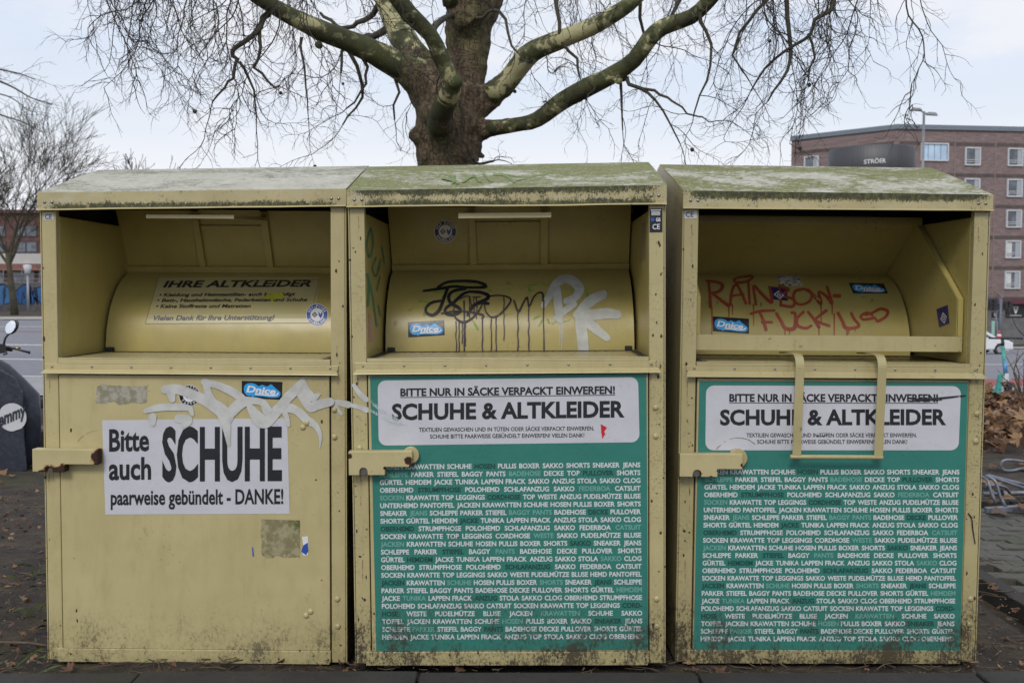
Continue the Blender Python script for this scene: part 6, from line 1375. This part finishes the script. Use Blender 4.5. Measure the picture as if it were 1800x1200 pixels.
def moped():
    Y = 8.2; b = on_ground(-42, Y); rt = root('moped', b, 'dark moped with a vinyl apron and round white logo left of the banks', 'moped')
    D = lambda px, py, dy=0.: at(px, py, Y + dy) - b
    vin = N('apron_vinyl'); o = vin.obj(); vin.bump(vin.noise(5, 4, .6, vin.map(o, (1.5, 1.5, .6))), .5, .05); vm = vin.fin(vin.mix(vin.noise(6, 3), (.020, .024, .038), (.034, .039, .058)), .42)
    blk = plain('moped_black', (.014, .014, .016), .4); rub = plain('moped_tyre', (.016, .016, .016), .85); dkb = plain('moped_body', (.02, .022, .028), .25, 0, .1, 5)
    half = [(-42, 630), (0, 631), (17, 640), (45, 666), (70, 692), (73, 735), (72, 772), (62, 800), (48, 826), (30, 832), (0, 838), (-42, 842)]
    out = half + [(-84 - x, y) for x, y in half[::-1][1:-1]]
    # puffed apron: rings shrinking towards the viewer
    m = MB(); c = (-42, 740); nr = 6; n = len(out)
    for k in range(nr):
        f = 1 - (k / (nr - 1)) ** 2 * .62 if k else 1; dy = -.16 * math.sin(k / (nr - 1) * math.pi / 2) + .10
        for (x, y) in out: m.v.append(tuple(D(c[0] + (x - c[0]) * f, c[1] + (y - c[1]) * f, dy + .02 * math.sin(x * .13) * (1 if k else 0))))
    for k in range(nr - 1):
        for i in range(n): a = k * n + i; q = k * n + (i + 1) % n; m.face((a, q, q + n, a + n), smooth=True)
    m.face(range((nr - 1) * n, nr * n)); kb = len(m.v)
    for (x, y) in out: m.v.append(tuple(D(x, y, .22)))
    for i in range(n): m.face((i, kb + i, kb + (i + 1) % n, (i + 1) % n))
    ap = m.build('apron', vm, rt)
    # the loose lower flap with the printed logo
    m = MB(); flap = [(-60, 652), (0, 650), (24, 662), (40, 690), (42, 770), (47, 826), (20, 834), (-20, 846), (-60, 852)]
    m.prism([tuple(D(x, y, -.085)) for x, y in flap[::-1]], (0, .012, 0)); fl = m.build('apron_flap', vm, rt, .004)
    lc = D(22, 733, -.09); lr = 25 / FPX * (Y - .09); m = MB(); m.poly([(lc[0] + lr * math.cos(a), lc[1] - .004, lc[2] + lr * math.sin(a)) for a in np.linspace(0, 2 * math.pi, 40, endpoint=False) if not (-1.5 < (a - 2 * math.pi if a > math.pi else a) < -.95)]); m.build('logo_disc', plain('logo_white', (.55, .56, .58), .4, 0, .05, 5), fl)
    v, f = text_geo('emmy', .03); x0, x1 = v[:, 0].min(), v[:, 0].max(); m = MB(); e0, e1 = D(-1, 749, -.09), D(46, 729, -.09); hx_ = D(0, 735, 0)[2] - D(0, 750.5, 0)[2]; xh = float(text_geo('e', .03)[0][:, 1].max())
    for a in v: u = (a[0] - x0) / (x1 - x0); q = e0 + (e1 - e0) * u; m.v.append((q[0], q[1] - .009, q[2] + a[1] / xh * hx_))
    for a in f: m.face(tuple(reversed(a)))
    m.build('lettering', plain('logo_ink', (.03, .032, .045), .5), fl)
    # machine under the apron
    m = MB(); m.hexa([D(-100, 800, 1.25), D(25, 800, 1.25), D(25, 800, .25), D(-100, 800, .25), D(-95, 690, 1.35), D(20, 690, 1.35), D(20, 690, .3), D(-95, 690, .3)]); m.build('body', dkb, rt, .06, 3)
    m = MB(); m.hexa([D(-88, 688, 1.35), D(12, 688, 1.35), D(12, 688, .5), D(-88, 688, .5), D(-80, 668, 1.3), D(4, 668, 1.3), D(4, 668, .55), D(-80, 668, .55)]); m.build('seat', blk, rt, .04, 3)
    for yy, r_ in ((-.02, .24), (1.15, .24)):
        m = MB(); cx = 0.; cz = r_ ; prof = []
        for i in range(28):
            a = 2 * math.pi * i / 28
            for j in range(8): t = 2 * math.pi * j / 8; rr = r_ - .05 + .055 * math.cos(t); m.v.append((cx + .055 * math.sin(t), yy + rr * math.cos(a), cz + rr * math.sin(a)))
        for i in range(28):
            for j in range(8): m.face((i * 8 + j, i * 8 + (j + 1) % 8, ((i + 1) % 28) * 8 + (j + 1) % 8, ((i + 1) % 28) * 8 + j), smooth=True)
        w = m.build('wheel', rub, rt); m = MB(); m.tube([(-.04, yy, cz), (.04, yy, cz)], .16, 20); m.build('rim', STEEL, w)
    m = MB(); m.box(D(40, 800)[0] - .12, D(62, 800)[0], .10, .34, .03, .34); m.build('side_stand_box', blk, rt, .03)
    m = MB(); m.tube([D(-42, 660, .1), D(-42, 618, .08)], .035, 10); m.tube([D(-110, 610, .05), D(-95, 612, .02), D(-42, 615, 0), (D(2, 611, -.04)), D(22, 614, -.02)], [.018, .018, .024, .022, .019], 12); m.hexa([D(-8, 622, -.08), D(12, 620, -.08), D(12, 620, .03), D(-8, 622, .03), D(-8, 603, -.08), D(10, 605, -.08), D(10, 605, .03), D(-8, 603, .03)]); m.tube([D(8, 612, -.06), D(12, 622, -.09), D(6, 623, -.09)], .008, 8); m.build('handlebar', blk, rt, .004)
    m = MB(); m.tube([D(14, 610, -.07), D(30, 614, -.10), D(50, 619, -.10)], [.010, .008, .009], 8); m.dome(tuple(D(50.5, 619.2, -.10)), .014, (1, 0, 0), 1.0); m.build('brake_lever', blk, rt)
    m = MB(); m.tube([D(26, 611, -.05), D(34, 613, -.06)], .016, 10); m.build('switch_band', plain('brass', (.32, .27, .16), .35, .7), rt)
    for px in (19.5, -103):
        s = 1 if px > 0 else -1; m = MB(); C = catmull([tuple(D(px - 13 * s, 606, 0)), tuple(D(px - 10 * s, 594, 0)), tuple(D(px - 3 * s, 586, .01))], .03); m.tube([q[:3] for q in C], .009, 8)
        k = len(m.v); nseg = 26; cc = D(px, 574.5, 0); th = R(-16) * s
        for e, dy in ((1., .035), (1.0, -.005), (.90, -.012)):
            for i in range(nseg):
                a = 2 * math.pi * i / nseg; ex, ez = .042 * e * math.cos(a), .062 * e * math.sin(a); m.v.append((cc[0] + ex * math.cos(th) - ez * math.sin(th), cc[1] + dy + .34 * ez, cc[2] + ex * math.sin(th) + ez * math.cos(th)))
        for q in range(2):
            for i in range(nseg): a = k + q * nseg + i; b_ = k + q * nseg + (i + 1) % nseg; m.face((a, a + nseg, b_ + nseg, b_))
        m.face(range(k, k + nseg)); mo = m.build('mirror', blk, rt)
        m = MB(); m.poly([(cc[0] + .0375 * math.cos(a) * math.cos(th) - .0555 * math.sin(a) * math.sin(th), cc[1] - .0125 + .34 * .0555 * math.sin(a), cc[2] + .0375 * math.cos(a) * math.sin(th) + .0555 * math.sin(a) * math.cos(th)) for a in np.linspace(0, 2 * math.pi, nseg, endpoint=False)]); g_ = N('mirror_glass'); m.build('mirror_glass', g_.fin((.58, .60, .64), .08, 1.0), mo)
moped()
